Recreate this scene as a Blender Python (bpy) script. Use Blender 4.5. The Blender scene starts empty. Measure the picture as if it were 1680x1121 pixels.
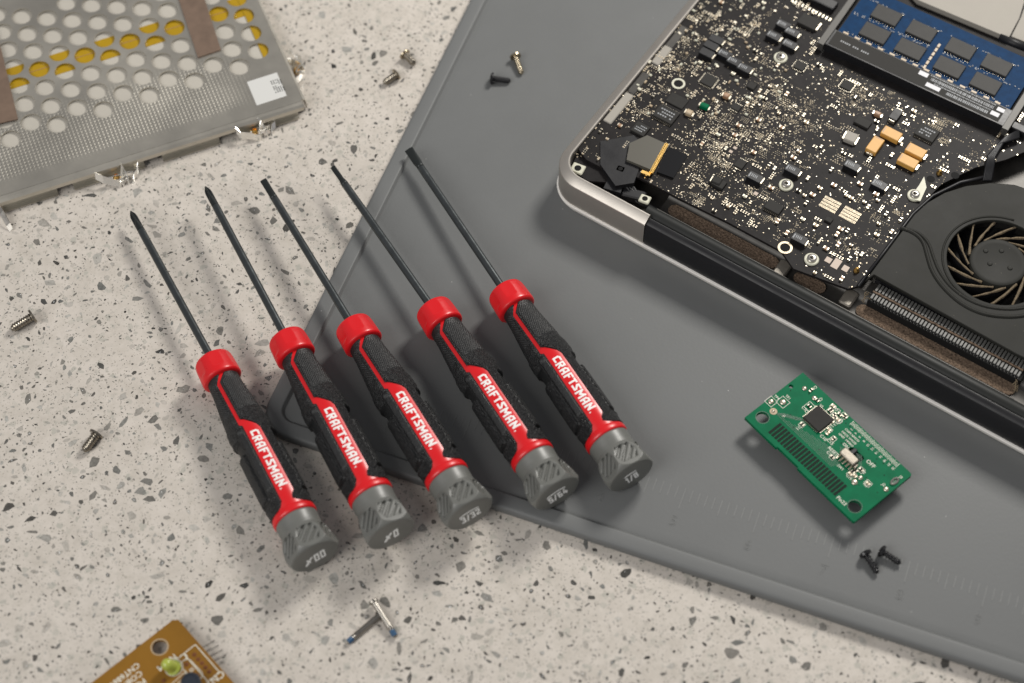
import bpy, math, random
import numpy as np
from mathutils import Vector, Matrix
random.seed(7); RNG = np.random.default_rng(7)
S = 0.001                      # millimetres to scene metres
sc = bpy.context.scene
COL = sc.collection

# ------------------------------------------------------------------ camera
F_PX, TILT, DIST = 3156.1, 0.55524, 667.6      # solved from the ruler ticks and the square corners
FWD = np.array([0, math.sin(TILT), -math.cos(TILT)]); CPOS = -DIST * FWD
RGT = np.array([1.0, 0, 0]); UPV = np.cross(RGT, FWD)
cam = bpy.data.cameras.new('camera'); camo = bpy.data.objects.new('camera', cam); COL.objects.link(camo)
camo.location = Vector(CPOS * S); camo.rotation_euler = (TILT, 0, 0)
cam.sensor_width = 36; cam.lens = F_PX / 1680 * 36; cam.clip_start = 0.02; cam.clip_end = 60
cam.dof.use_dof = True; cam.dof.focus_distance = 0.672; cam.dof.aperture_fstop = 7.5
sc.camera = camo

# ------------------------------------------------------------------ world, lamps, exposure
w = bpy.data.worlds.new('World'); sc.world = w; w.use_nodes = True
w.node_tree.nodes['Background'].inputs[0].default_value = (0.98, 0.97, 1.0, 1)
w.node_tree.nodes['Background'].inputs[1].default_value = 0.27
def area(name, d, dist, size, power, col, target=(20, 0, 0), sy=None):
    l = bpy.data.lights.new(name, 'AREA'); l.energy = power; l.color = col; l.size = size
    if sy: l.shape = 'RECTANGLE'; l.size_y = sy
    o = bpy.data.objects.new(name, l); COL.objects.link(o)
    v = Vector(d).normalized(); o.location = Vector(target) * S + v * dist
    o.rotation_euler = (-v).to_track_quat('-Z', 'Y').to_euler(); return o
area('key_lamp', (340, 490, 560), 0.84, 0.19, 6.6, (1.0, 0.965, 0.91))
area('fill_lamp', (-0.72, -0.62, 0.85), 1.7, 1.0, 17, (1.0, 0.98, 0.95))
sc.view_settings.view_transform = 'Standard'; sc.view_settings.look = 'None'
sc.view_settings.exposure = 0.0; sc.view_settings.gamma = 1; sc.view_settings.use_curve_mapping = False

# ------------------------------------------------------------------ helpers
def P(u, v, z):
    """point of the photograph (1680 px wide) on the horizontal plane at height z (mm)"""
    d = FWD + (u - 840) / F_PX * RGT - (v - 560.5) / F_PX * UPV
    return CPOS + d * ((z - CPOS[2]) / d[2])
class Frame:
    """local right-handed frame lying on a horizontal plane"""
    def __init__(s, ox, oy, z, ang): s.o = np.array([ox, oy, z]); s.a = ang; s.c, s.s = math.cos(ang), math.sin(ang)
    def loc(s, u, v, z=None):      # pixel -> local xy, plane at world height z
        p = P(u, v, s.o[2] if z is None else z) - s.o
        return (p[0]*s.c + p[1]*s.s, -p[0]*s.s + p[1]*s.c)
def tag(o, label=None, cat=None, group=None, kind=None):
    if label: o['label'] = label
    if cat: o['category'] = cat
    if group: o['group'] = group
    if kind: o['kind'] = kind
    return o
def empty(name, loc, rz=0, M=None, **k):
    o = bpy.data.objects.new(name, None); COL.objects.link(o); o.empty_display_size = 0.01
    if M is not None: o.matrix_world = M
    else: o.location = Vector(loc) * S; o.rotation_euler = (0, 0, rz)
    return tag(o, **k)
def link(name, me, parent=None, **k):
    o = bpy.data.objects.new(name, me); COL.objects.link(o)
    if parent is not None: o.parent = parent
    return tag(o, **k)
class MB:
    def __init__(s): s.v = []; s.f = []; s.mi = []
    def add(s, vs, fs, m=0):
        n = len(s.v); s.v += [tuple(p) for p in vs]; s.f += [tuple(n + i for i in f) for f in fs]; s.mi += [m] * len(fs); return s
    def box(s, c, d, ang=0, m=0, bev=0.0):
        x, y, z = d[0]/2, d[1]/2, d[2]/2; ca, sa = math.cos(ang), math.sin(ang)
        if bev > 0:
            b = bev; ring = [(x-b, -y), (x, -y+b), (x, y-b), (x-b, y), (-x+b, y), (-x, y-b), (-x, -y+b), (-x+b, -y)]
            ring2 = [(px*(x-b)/x, py*(y-b)/y) for px, py in ring]
            vs = [(px, py, -z) for px, py in ring] + [(px, py, z-b) for px, py in ring] + [(px, py, z) for px, py in ring2]
            fs = [tuple(range(7, -1, -1)), tuple(range(16, 24))]
            for k in (0, 8): fs += [(k+i, k+(i+1) % 8, k+8+(i+1) % 8, k+8+i) for i in range(8)]
        else:
            vs = [(-x,-y,-z),(x,-y,-z),(x,y,-z),(-x,y,-z),(-x,-y,z),(x,-y,z),(x,y,z),(-x,y,z)]
            fs = [(3,2,1,0),(4,5,6,7),(0,1,5,4),(1,2,6,5),(2,3,7,6),(3,0,4,7)]
        return s.add([(c[0]+px*ca-py*sa, c[1]+px*sa+py*ca, c[2]+pz) for px, py, pz in vs], fs, m)
    def prism(s, poly, z0, z1, m=0):
        a = sum(poly[i-1][0]*poly[i][1]-poly[i][0]*poly[i-1][1] for i in range(len(poly)))
        if a < 0: poly = poly[::-1]
        n = len(poly); vs = [(x, y, z0) for x, y in poly] + [(x, y, z1) for x, y in poly]
        return s.add(vs, [tuple(range(n-1, -1, -1)), tuple(range(n, 2*n))] + [(i, (i+1) % n, n+(i+1) % n, n+i) for i in range(n)], m)
    def lathe(s, prof, c=(0, 0, 0), n=24, m=0, caps=True):
        vs = [(c[0]+r*math.cos(2*math.pi*i/n), c[1]+r*math.sin(2*math.pi*i/n), c[2]+z) for r, z in prof for i in range(n)]
        k = len(prof); fs = [(a*n+i, a*n+(i+1) % n, (a+1)*n+(i+1) % n, (a+1)*n+i) for a in range(k-1) for i in range(n)]
        if caps and prof[-1][0] > 1e-6: fs.append(tuple((k-1)*n+i for i in range(n)))
        if caps and prof[0][0] > 1e-6: fs.append(tuple(n-1-i for i in range(n)))
        return s.add(vs, fs, m)
    def tube(s, pts, r, n=8, m=0):
        pts = [Vector(p) for p in pts]; k = len(pts); rr = r if isinstance(r, (list, tuple)) else [r]*k
        vs = []
        for i, p in enumerate(pts):
            t = (pts[min(i+1, k-1)] - pts[max(i-1, 0)]).normalized()
            a = t.cross(Vector((0, 0, 1))); a = (a if a.length > 1e-3 else t.cross(Vector((0, 1, 0)))).normalized(); b = t.cross(a)
            vs += [tuple(p + (a*math.cos(2*math.pi*j/n) + b*math.sin(2*math.pi*j/n))*rr[i]) for j in range(n)]
        fs = [(a*n+i, a*n+(i+1) % n, (a+1)*n+(i+1) % n, (a+1)*n+i) for a in range(k-1) for i in range(n)]
        return s.add(vs, fs + [tuple(range(n-1, -1, -1)), tuple((k-1)*n+i for i in range(n))], m)
    def strip(s, pts, width, th, m=0, wdir=(0, 0, 1)):
        """a bent ribbon: path of points, width along wdir, thickness th"""
        W = Vector(wdir).normalized() * width/2; k = len(pts); vs = []
        for i in range(k):
            p = Vector(pts[i]); t = (Vector(pts[min(i+1, k-1)]) - Vector(pts[max(i-1, 0)])).normalized(); nn = t.cross(W).normalized()*th/2
            vs += [tuple(p+W+nn), tuple(p-W+nn), tuple(p-W-nn), tuple(p+W-nn)]
        fs = [(a*4+i, a*4+(i+1) % 4, a*4+4+(i+1) % 4, a*4+4+i) for a in range(k-1) for i in range(4)]
        return s.add(vs, fs + [(3, 2, 1, 0), (k*4-4, k*4-3, k*4-2, k*4-1)], m)
    def build(s, name, mats, parent=None, smooth=False, **k):
        me = bpy.data.meshes.new(name); me.from_pydata([(x*S, y*S, z*S) for x, y, z in s.v], [], s.f)
        for mt in (mats if isinstance(mats, (list, tuple)) else [mats]): me.materials.append(mt)
        if max(s.mi, default=0): me.polygons.foreach_set('material_index', s.mi)
        if smooth: me.shade_smooth() if smooth is True else me.shade_smooth()
        me.update(); o = link(name, me, parent, **k)
        if smooth == 'auto':
            me.set_sharp_from_angle(angle=math.radians(38))
        return o
def grid_mesh(name, Pts, mats, closed=True, caps=False):
    """smooth surface from an (n, m, 3) array of mm points; closed wraps the second axis"""
    n, m, _ = Pts.shape; idx = np.arange(n*m).reshape(n, m)
    if closed: b = np.roll(idx, -1, 1); q = np.stack([idx[:-1], b[:-1], b[1:], idx[1:]], -1).reshape(-1, 4)
    else: q = np.stack([idx[:-1, :-1], idx[:-1, 1:], idx[1:, 1:], idx[1:, :-1]], -1).reshape(-1, 4)
    me = bpy.data.meshes.new(name); me.vertices.add(n*m); me.vertices.foreach_set('co', (Pts*S).astype(np.float32).ravel())
    me.loops.add(q.size); me.loops.foreach_set('vertex_index', q.ravel().astype(np.int32))
    me.polygons.add(len(q)); me.polygons.foreach_set('loop_start', np.arange(0, q.size, 4, dtype=np.int32))
    me.update(calc_edges=True); me.validate(); me.shade_smooth()
    for mt in (mats if isinstance(mats, (list, tuple)) else [mats]): me.materials.append(mt)
    return me
def curve_mesh(name, loops, z0, z1, mats, parent=None, bevel=0.0, **k):
    """flat plate with holes: first loop the outline, the others cut out of it"""
    cu = bpy.data.curves.new(name, 'CURVE'); cu.dimensions = '2D'; cu.fill_mode = 'BOTH'
    cu.extrude = max(0, (z1-z0)/2 - bevel)*S; cu.bevel_depth = bevel*S; cu.bevel_resolution = 1; cu.offset = -bevel*S
    for lp in loops:
        sp = cu.splines.new('POLY'); sp.points.add(len(lp)-1); sp.use_cyclic_u = True
        for i, (x, y) in enumerate(lp): sp.points[i].co = (x*S, y*S, 0, 1)
    t = bpy.data.objects.new('tmp', cu); COL.objects.link(t); dg = bpy.context.evaluated_depsgraph_get()
    me = bpy.data.meshes.new_from_object(t.evaluated_get(dg)); bpy.data.objects.remove(t)
    me.transform(Matrix.Translation((0, 0, (z0+z1)/2*S))); me.name = name; me.materials.clear()
    for mt in (mats if isinstance(mats, (list, tuple)) else [mats]): me.materials.append(mt)
    return link(name, me, parent, **k)
_TX = {}
def text_verts(txt):
    if txt in _TX: return _TX[txt]
    cu = bpy.data.curves.new('t', 'FONT'); cu.body = txt; cu.size = 1; cu.align_x = 'CENTER'; cu.align_y = 'CENTER'; cu.resolution_u = 2; cu.offset = 0.012
    t = bpy.data.objects.new('tmp', cu); COL.objects.link(t); dg = bpy.context.evaluated_depsgraph_get()
    me = bpy.data.meshes.new_from_object(t.evaluated_get(dg)); bpy.data.objects.remove(t)
    _TX[txt] = ([(v.co.x, v.co.y) for v in me.vertices], [tuple(p.vertices) for p in me.polygons]); return _TX[txt]
def add_text(mb, txt, x, y, z, size, ang=0, m=0):
    vs, fs = text_verts(txt); c, s_ = math.cos(ang)*size, math.sin(ang)*size
    mb.add([(x + a*c - b*s_, y + a*s_ + b*c, z) for a, b in vs], fs, m)
def circle(x, y, r, n=28): return [(x+r*math.cos(2*math.pi*i/n), y+r*math.sin(2*math.pi*i/n)) for i in range(n)]
def outline_box(mb, x, y, w_, h, z, lw=0.16, ang=0, m=0):
    c, s_ = math.cos(ang), math.sin(ang)
    for dx, dy, a, b in ((0, h/2, w_, lw), (0, -h/2, w_, lw), (w_/2, 0, lw, h-lw-.002), (-w_/2, 0, lw, h-lw-.002)):
        mb.box((x+dx*c-dy*s_, y+dx*s_+dy*c, z), (a, b, .03), ang, m)

# ------------------------------------------------------------------ materials
def mat(name, col, rough=0.5, metal=0.0, bump=0.0, bscale=400, var=0.0, vscale=60, spec=0.5, coat=0.0, rvar=0.0, aniso=0.0, detail=4, voro=False):
    m = bpy.data.materials.new(name); m.use_nodes = True; nt = m.node_tree; b = nt.nodes['Principled BSDF']
    b.inputs['Base Color'].default_value = (*col, 1); b.inputs['Roughness'].default_value = rough; b.inputs['Metallic'].default_value = metal
    b.inputs['Specular IOR Level'].default_value = spec; b.inputs['Coat Weight'].default_value = coat; b.inputs['Coat Roughness'].default_value = 0.2
    tc = nt.nodes.new('ShaderNodeTexCoord')
    if var or rvar:
        n = nt.nodes.new('ShaderNodeTexNoise'); n.inputs['Scale'].default_value = vscale; n.inputs['Detail'].default_value = 6; n.inputs['Roughness'].default_value = 0.65
        nt.links.new(tc.outputs['Object'], n.inputs['Vector'])
        if var:
            mr = nt.nodes.new('ShaderNodeMapRange'); mr.inputs[1].default_value = .25; mr.inputs[2].default_value = .75
            mr.inputs[3].default_value = 1-var; mr.inputs[4].default_value = 1+var; nt.links.new(n.outputs['Fac'], mr.inputs[0])
            vm = nt.nodes.new('ShaderNodeVectorMath'); vm.operation = 'SCALE'; vm.inputs[0].default_value = col
            nt.links.new(mr.outputs[0], vm.inputs['Scale']); nt.links.new(vm.outputs[0], b.inputs['Base Color'])
        if rvar:
            mr = nt.nodes.new('ShaderNodeMapRange'); mr.inputs[1].default_value = .3; mr.inputs[2].default_value = .7
            mr.inputs[3].default_value = max(.03, rough-rvar); mr.inputs[4].default_value = min(1, rough+rvar)
            nt.links.new(n.outputs['Fac'], mr.inputs[0]); nt.links.new(mr.outputs[0], b.inputs['Roughness'])
    if bump:
        n2 = nt.nodes.new('ShaderNodeTexVoronoi' if voro else 'ShaderNodeTexNoise'); n2.inputs['Scale'].default_value = bscale
        if not voro: n2.inputs['Detail'].default_value = detail
        nt.links.new(tc.outputs['Object'], n2.inputs['Vector'])
        bp = nt.nodes.new('ShaderNodeBump'); bp.inputs['Strength'].default_value = 1.0; bp.inputs['Distance'].default_value = bump*S
        nt.links.new(n2.outputs[0], bp.inputs['Height']); nt.links.new(bp.outputs[0], b.inputs['Normal'])
    return m
M = {}
M['red'] = mat('red plastic', (0.60, 0.008, 0.012), 0.32, bump=.01, bscale=900, rvar=.06, vscale=200)
M['white_ink'] = mat('white ink', (0.78, 0.78, 0.76), 0.55)
M['cap'] = mat('grey plastic', (0.128, 0.130, 0.120), 0.38, bump=.012, bscale=700, var=.06, rvar=.06, vscale=120)
M['capink'] = mat('cap ink', (0.88, 0.89, 0.88), 0.5)
M['steel_dark'] = mat('blackened steel', (0.105, 0.115, 0.117), 0.30, 0.95, bump=.002, bscale=1500, rvar=.04, vscale=300, var=.08)
M['steel_tip'] = mat('blackened tip', (0.022, 0.026, 0.026), 0.42, 0.5, bump=.008, bscale=1500)
M['silicone'] = mat('grey silicone', (0.130, 0.134, 0.133), 0.52, bump=.03, bscale=900, var=.05, vscale=25, spec=.35, rvar=.05)
def add_specks(m, colr, scale, thr, size):
    nt = m.node_tree; b = nt.nodes['Principled BSDF']; N = nt.nodes.new; Lk = nt.links.new
    tc = N('ShaderNodeTexCoord'); v = N('ShaderNodeTexVoronoi'); v.inputs['Scale'].default_value = scale; Lk(tc.outputs['Object'], v.inputs['Vector'])
    sp = N('ShaderNodeSeparateColor'); Lk(v.outputs['Color'], sp.inputs[0]); g = N('ShaderNodeMath'); g.operation = 'GREATER_THAN'; g.inputs[1].default_value = thr; Lk(sp.outputs[0], g.inputs[0])
    l = N('ShaderNodeMath'); l.operation = 'LESS_THAN'; l.inputs[1].default_value = size; Lk(v.outputs['Distance'], l.inputs[0])
    mu = N('ShaderNodeMath'); mu.operation = 'MULTIPLY'; Lk(g.outputs[0], mu.inputs[0]); Lk(l.outputs[0], mu.inputs[1])
    mx = N('ShaderNodeMixRGB'); Lk(mu.outputs[0], mx.inputs[0]); mx.inputs[2].default_value = (*colr, 1)
    old = b.inputs['Base Color'].links
    if old: Lk(old[0].from_socket, mx.inputs[1])
    else: mx.inputs[1].default_value = b.inputs['Base Color'].default_value
    Lk(mx.outputs[0], b.inputs['Base Color'])
add_specks(M['silicone'], (.30, .30, .29), 420, .985, .09)
M['silicone_mark'] = mat('embossed silicone', (0.168, 0.172, 0.169), 0.47, spec=.4)
M['alu'] = mat('bead blasted aluminium', (0.46, 0.43, 0.39), 0.45, 0.85, bump=.006, bscale=2500, rvar=.05, vscale=60)
M['alu_light'] = mat('battery shell', (0.31, 0.29, 0.255), 0.6, 0.0, var=.05, vscale=40, spec=.2)
M['blackp'] = mat('black plastic', (0.010, 0.010, 0.0115), 0.42, bump=.01, bscale=1200, rvar=.08, vscale=90, spec=.3)
M['blacksat'] = mat('satin black metal', (0.014, 0.015, 0.014), 0.52, 0.0, spec=.22, bump=.008, bscale=1200, rvar=.06, vscale=50)
M['tray'] = mat('dark tray', (0.045, 0.042, 0.038), 0.42, 0.5, var=.35, vscale=120, bump=.02, bscale=500)
M['fancover'] = mat('fan cover', (0.021, 0.021, 0.0185), 0.5, 0, bump=.006, bscale=1200, var=.2, vscale=45, rvar=.05, spec=.09)
add_specks(M['fancover'], (.11, .10, .08), 900, .96, .12)
M['foam'] = mat('dusty mesh foam', (0.15, 0.108, 0.078), 0.9, bump=.5, bscale=1400, var=.9, vscale=1300, spec=.1)
M['dust'] = mat('dust', (0.15, 0.118, 0.078), 0.95, bump=.2, bscale=1500, var=.5, vscale=1500, spec=.1)
M['mobo'] = mat('black solder mask', (0.014, 0.0125, 0.0125), 0.5, bump=.03, bscale=600, var=.35, vscale=260, spec=.1)
M['chip'] = mat('chip epoxy', (0.026, 0.025, 0.023), 0.6, bump=.01, bscale=1800, var=.1, vscale=500, spec=.14)
M['chip_ram'] = mat('memory chip epoxy', (0.030, 0.029, 0.027), 0.55, spec=.2, bump=.01, bscale=1800, var=.15, vscale=300)
M['solder'] = mat('solder', (0.58, 0.53, 0.43), 0.33, 0.85, bump=.02, bscale=1500)
M['padgold'] = mat('tinned pads', (0.55, 0.47, 0.34), 0.36, 0.35, var=.3, vscale=700)
M['gold'] = mat('gold contacts', (0.78, 0.50, 0.16), 0.3, 1.0, var=.2, vscale=700)
M['copper'] = mat('brown ceramic', (0.30, 0.17, 0.09), 0.45)
M['tan'] = mat('tan ceramic', (0.40, 0.31, 0.20), 0.45)
M['tantal'] = mat('orange tantalum body', (0.56, 0.30, 0.065), 0.5, bump=.01, bscale=900, var=.08, vscale=300)
M['blue'] = mat('blue solder mask', (0.0015, 0.027, 0.082), 0.5, var=.25, vscale=400, spec=.05)
M['white'] = mat('white print', (0.60, 0.60, 0.62), 0.6)
M['greyprint'] = mat('grey print', (0.26, 0.27, 0.28), 0.6)
M['cream'] = mat('cream disc', (0.55, 0.54, 0.43), 0.5, var=.08, vscale=400)
M['nickel'] = mat('nickel', (0.55, 0.52, 0.47), 0.26, 1.0, rvar=.06, vscale=400)
M['green'] = mat('green solder mask', (0.0005, 0.118, 0.050), 0.42, var=.22, vscale=150, spec=.07)
M['greendark'] = mat('dark green mask', (0.004, 0.075, 0.032), 0.36, var=.15, vscale=300)
M['contact'] = mat('dark contact slots', (0.006, 0.014, 0.009), 0.6, spec=.12)
M['brownpcb'] = mat('brown phenolic board', (0.205, 0.098, 0.012), 0.42, spec=.25, var=.2, vscale=30, bump=.01, bscale=400)
M['silk'] = mat('silkscreen', (0.66, 0.64, 0.55), 0.55)
M['led'] = mat('yellow green lens', (0.36, 0.42, 0.06), 0.3, spec=.6, coat=.3)
M['darkchip'] = mat('black capacitor', (0.02, 0.025, 0.035), 0.35)
M['screwblack'] = mat('black oxide', (0.008, 0.008, 0.009), 0.24, 0.1, rvar=.05, vscale=500)
M['screwbrass'] = mat('yellow zinc', (0.42, 0.36, 0.26), 0.27, 1.0, var=.35, vscale=600)
M['screwdark'] = mat('dark zinc', (0.25, 0.225, 0.185), 0.28, 1.0, var=.5, vscale=700)
M['bluelock'] = mat('blue thread patch', (0.02, 0.075, 0.16), 0.5, var=.4, vscale=900, bump=.1, bscale=1500)
M['tapebrown'] = mat('brown foam tape', (0.145, 0.098, 0.070), 0.85, var=.2, vscale=200, bump=.1, bscale=500)
M['tapeyellow'] = mat('amber film', (0.36, 0.22, 0.004), 0.35, var=.12, vscale=60)
M['underplate'] = mat('pale inner plate', (0.43, 0.405, 0.355), 0.6, 0.0, var=.05, vscale=40)
M['foil'] = mat('spring steel', (0.92, 0.90, 0.85), 0.2, 0.9, bump=.06, bscale=250)
M['paper'] = mat('white label paper', (0.56, 0.56, 0.54), 0.6)
M['ink'] = mat('black ink and hole shade', (0.012, 0.012, 0.012), 0.7, spec=.1)  # print ink; its black also stands in for shade in holes and between fins
# black rubber: fine grain, coarser bumps
def rubber():
    m = mat('black rubber', (0.010, 0.0105, 0.011), 0.44, spec=.42); nt = m.node_tree; b = nt.nodes['Principled BSDF']
    tc = nt.nodes.new('ShaderNodeTexCoord'); v = nt.nodes.new('ShaderNodeTexVoronoi'); v.inputs['Scale'].default_value = 2100
    n = nt.nodes.new('ShaderNodeTexNoise'); n.inputs['Scale'].default_value = 1500; n.inputs['Detail'].default_value = 3
    for q in (v, n): nt.links.new(tc.outputs['Object'], q.inputs['Vector'])
    at = nt.nodes.new('ShaderNodeAttribute'); at.attribute_name = 'grain'
    ad = nt.nodes.new('ShaderNodeMath'); ad.operation = 'ADD'; nt.links.new(v.outputs['Distance'], ad.inputs[0]); nt.links.new(n.outputs['Fac'], ad.inputs[1])
    mu = nt.nodes.new('ShaderNodeMath'); mu.operation = 'MULTIPLY'; nt.links.new(ad.outputs[0], mu.inputs[0]); nt.links.new(at.outputs['Fac'], mu.inputs[1])
    bp = nt.nodes.new('ShaderNodeBump'); bp.inputs['Distance'].default_value = 0.48*S; bp.inputs['Strength'].default_value = 1
    nt.links.new(mu.outputs[0], bp.inputs['Height']); nt.links.new(bp.outputs[0], b.inputs['Normal']); return m
M['rubber'] = rubber()

add_specks(M['rubber'], (.10, .10, .095), 1300, .965, .10)
add_specks(M['cap'], (.24, .24, .23), 900, .985, .10)
def shield_mat(name, base, rough, emboss):
    m = mat(name, base, rough, 0.9, var=.22, vscale=16, rvar=.10); nt = m.node_tree; b = nt.nodes['Principled BSDF']
    tc = nt.nodes.new('ShaderNodeTexCoord'); sp = nt.nodes.new('ShaderNodeSeparateXYZ'); nt.links.new(tc.outputs['Object'], sp.inputs[0])
    outs = []
    for ax in (0, 1):
        mu = nt.nodes.new('ShaderNodeMath'); mu.operation = 'MULTIPLY'; mu.inputs[1].default_value = 2*math.pi/(1.45*S)
        si = nt.nodes.new('ShaderNodeMath'); si.operation = 'SINE'; nt.links.new(sp.outputs[ax], mu.inputs[0]); nt.links.new(mu.outputs[0], si.inputs[0]); outs.append(si)
    mn = nt.nodes.new('ShaderNodeMath'); mn.operation = 'MAXIMUM'; nt.links.new(outs[0].outputs[0], mn.inputs[0]); nt.links.new(outs[1].outputs[0], mn.inputs[1])
    # only the plain band near the folded edge is embossed
    mr = nt.nodes.new('ShaderNodeMapRange'); mr.inputs[1].default_value = 5*S; mr.inputs[2].default_value = 8*S; nt.links.new(sp.outputs[1], mr.inputs[0])
    mr2 = nt.nodes.new('ShaderNodeMapRange'); mr2.inputs[1].default_value = -12*S; mr2.inputs[2].default_value = -34*S; nt.links.new(sp.outputs[0], mr2.inputs[0])
    mr3 = nt.nodes.new('ShaderNodeMapRange'); mr3.inputs[1].default_value = 36*S; mr3.inputs[2].default_value = 28*S; nt.links.new(sp.outputs[1], mr3.inputs[0])
    a0 = nt.nodes.new('ShaderNodeMath'); a0.operation = 'MULTIPLY'; nt.links.new(mr.outputs[0], a0.inputs[0]); nt.links.new(mr3.outputs[0], a0.inputs[1])
    a = nt.nodes.new('ShaderNodeMath'); a.operation = 'MULTIPLY'; nt.links.new(a0.outputs[0], a.inputs[0]); nt.links.new(mr2.outputs[0], a.inputs[1])
    k = nt.nodes.new('ShaderNodeMath'); k.operation = 'MULTIPLY'; nt.links.new(mn.outputs[0], k.inputs[0]); nt.links.new(a.outputs[0], k.inputs[1])
    bp = nt.nodes.new('ShaderNodeBump'); bp.inputs['Distance'].default_value = emboss*S; nt.links.new(k.outputs[0], bp.inputs['Height']); nt.links.new(bp.outputs[0], b.inputs['Normal'])
    return m
M['shield'] = shield_mat('tinned steel sheet', (0.57, 0.54, 0.47), 0.34, .12)

# ------------------------------------------------------------------ countertop (white quartz with grey chips)
def countertop():
    m = bpy.data.materials.new('quartz countertop'); m.use_nodes = True; nt = m.node_tree; b = nt.nodes['Principled BSDF']
    N = nt.nodes.new; Lk = nt.links.new
    tc = N('ShaderNodeTexCoord'); at = N('ShaderNodeVertexColor'); at.layer_name = 'chip'
    base = N('ShaderNodeTexNoise'); base.inputs['Scale'].default_value = 160; base.inputs['Detail'].default_value = 8; base.inputs['Roughness'].default_value = .7
    Lk(tc.outputs['Object'], base.inputs['Vector'])
    rp = N('ShaderNodeValToRGB'); e = rp.color_ramp.elements
    e[0].position = .30; e[0].color = (0.455, 0.418, 0.368, 1); e[1].position = .62; e[1].color = (0.555, 0.512, 0.460, 1); Lk(base.outputs['Fac'], rp.inputs[0])
    # soft pale aggregate and tiny specks
    def specks(scale, lo, hi, colr, rnd, src):
        v = N('ShaderNodeTexVoronoi'); v.inputs['Scale'].default_value = scale; v.inputs['Randomness'].default_value = 1
        wn = N('ShaderNodeTexNoise'); wn.inputs['Scale'].default_value = scale*1.6; wn.inputs['Detail'].default_value = 2; Lk(tc.outputs['Object'], wn.inputs['Vector'])
        mx = N('ShaderNodeMixRGB'); mx.blend_type = 'LINEAR_LIGHT'; mx.inputs[0].default_value = .55/scale; Lk(tc.outputs['Object'], mx.inputs[1]); Lk(wn.outputs['Color'], mx.inputs[2]); Lk(mx.outputs[0], v.inputs['Vector'])
        sc_ = N('ShaderNodeSeparateColor'); Lk(v.outputs['Color'], sc_.inputs[0])
        gt = N('ShaderNodeMath'); gt.operation = 'GREATER_THAN'; gt.inputs[1].default_value = rnd; Lk(sc_.outputs[0], gt.inputs[0])
        mr = N('ShaderNodeMapRange'); mr.inputs[1].default_value = hi; mr.inputs[2].default_value = lo; Lk(v.outputs['Distance'], mr.inputs[0])
        mu = N('ShaderNodeMath'); mu.operation = 'MULTIPLY'; Lk(mr.outputs[0], mu.inputs[0]); Lk(gt.outputs[0], mu.inputs[1])
        m2 = N('ShaderNodeMath'); m2.operation = 'MULTIPLY'; Lk(mu.outputs[0], m2.inputs[0]); Lk(sc_.outputs[1], m2.inputs[1])
        mix = N('ShaderNodeMixRGB'); Lk(m2.outputs[0], mix.inputs[0]); Lk(src, mix.inputs[1]); mix.inputs[2].default_value = (*colr, 1); return mix.outputs[0]
    c = specks(330, .34, .42, (0.40, 0.385, 0.34), .62, rp.outputs[0])
    c = specks(800, .20, .32, (0.30, 0.28, 0.235), .72, c)
    c = specks(1500, .20, .34, (0.20, 0.185, 0.155), .84, c)
    # inside a chip: mottled, streaked
    mo = N('ShaderNodeTexNoise'); mo.inputs['Scale'].default_value = 900; mo.inputs['Detail'].default_value = 5; mo.inputs['Roughness'].default_value = .7; Lk(tc.outputs['Object'], mo.inputs['Vector'])
    mr = N('ShaderNodeMapRange'); mr.inputs[1].default_value = .35; mr.inputs[2].default_value = .68; mr.inputs[3].default_value = .62; mr.inputs[4].default_value = 1.35; Lk(mo.outputs['Fac'], mr.inputs[0])
    sc2 = N('ShaderNodeVectorMath'); sc2.operation = 'SCALE'; Lk(at.outputs['Color'], sc2.inputs[0]); Lk(mr.outputs[0], sc2.inputs['Scale'])
    mixc = N('ShaderNodeMixRGB'); Lk(at.outputs['Alpha'], mixc.inputs[0]); Lk(c, mixc.inputs[1]); Lk(sc2.outputs[0], mixc.inputs[2])
    Lk(mixc.outputs[0], b.inputs['Base Color'])
    b.inputs['Roughness'].default_value = .26; b.inputs['Specular IOR Level'].default_value = .5
    mb = MB(); cols = []
    z = -3.0; B = 1600
    mb.add([(-B, -B, z), (B, -B, z), (B, B, z), (-B, B, z)], [(0, 1, 2, 3)]); cols += [(0, 0, 0, 0)]*4
    vs, fs = mb.v, mb.f
    cell = {}
    def free(x, y, r):
        cx, cy = int(x//6), int(y//6)
        for i in (-1, 0, 1):
            for j in (-1, 0, 1):
                for (a, b2, c2) in cell.get((cx+i, cy+j), ()):
                    if (a-x)**2 + (b2-y)**2 < (c2+r)**2*.78: return False
        cell.setdefault((cx, cy), []).append((x, y, r)); return True
    rnd = random.Random(11)
    def chip(x, y, r, colr, el):
        n = rnd.randint(5, 8); ph = rnd.uniform(0, 6.28); ca, sa = math.cos(ph), math.sin(ph); k = len(vs)
        p1, p2 = rnd.uniform(0, 6.28), rnd.uniform(0, 6.28); pts = []
        for i in range(n):
            a = 2*math.pi*(i + rnd.uniform(-.32, .32))/n
            q = r*(1 + .22*math.sin(2*a+p1) + .13*math.sin(3*a+p2) + rnd.uniform(-.12, .12))
            px, py = q*math.cos(a), q*math.sin(a)*el; pts.append((px*ca-py*sa, px*sa+py*ca))
        zz = z + .012 + (k % 997)*2e-5; al = (rnd.uniform(.35, .8) if colr[0] > .17 else rnd.uniform(.8, 1))
        for px, py in pts: vs.append((x+px, y+py, zz)); cols.append((*colr, al))
        fs.append(tuple(range(k, k+n))); mb.mi.append(0)
    def tone():
        t = rnd.random()
        if t < .16: g = rnd.uniform(.02, .06)
        elif t < .52: g = rnd.uniform(.08, .17)
        else: g = rnd.uniform(.18, .32)
        h = rnd.random()
        return (g*1.0, g*(1.01 if h < .5 else .96), g*(.94 if h < .5 else .86))
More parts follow.
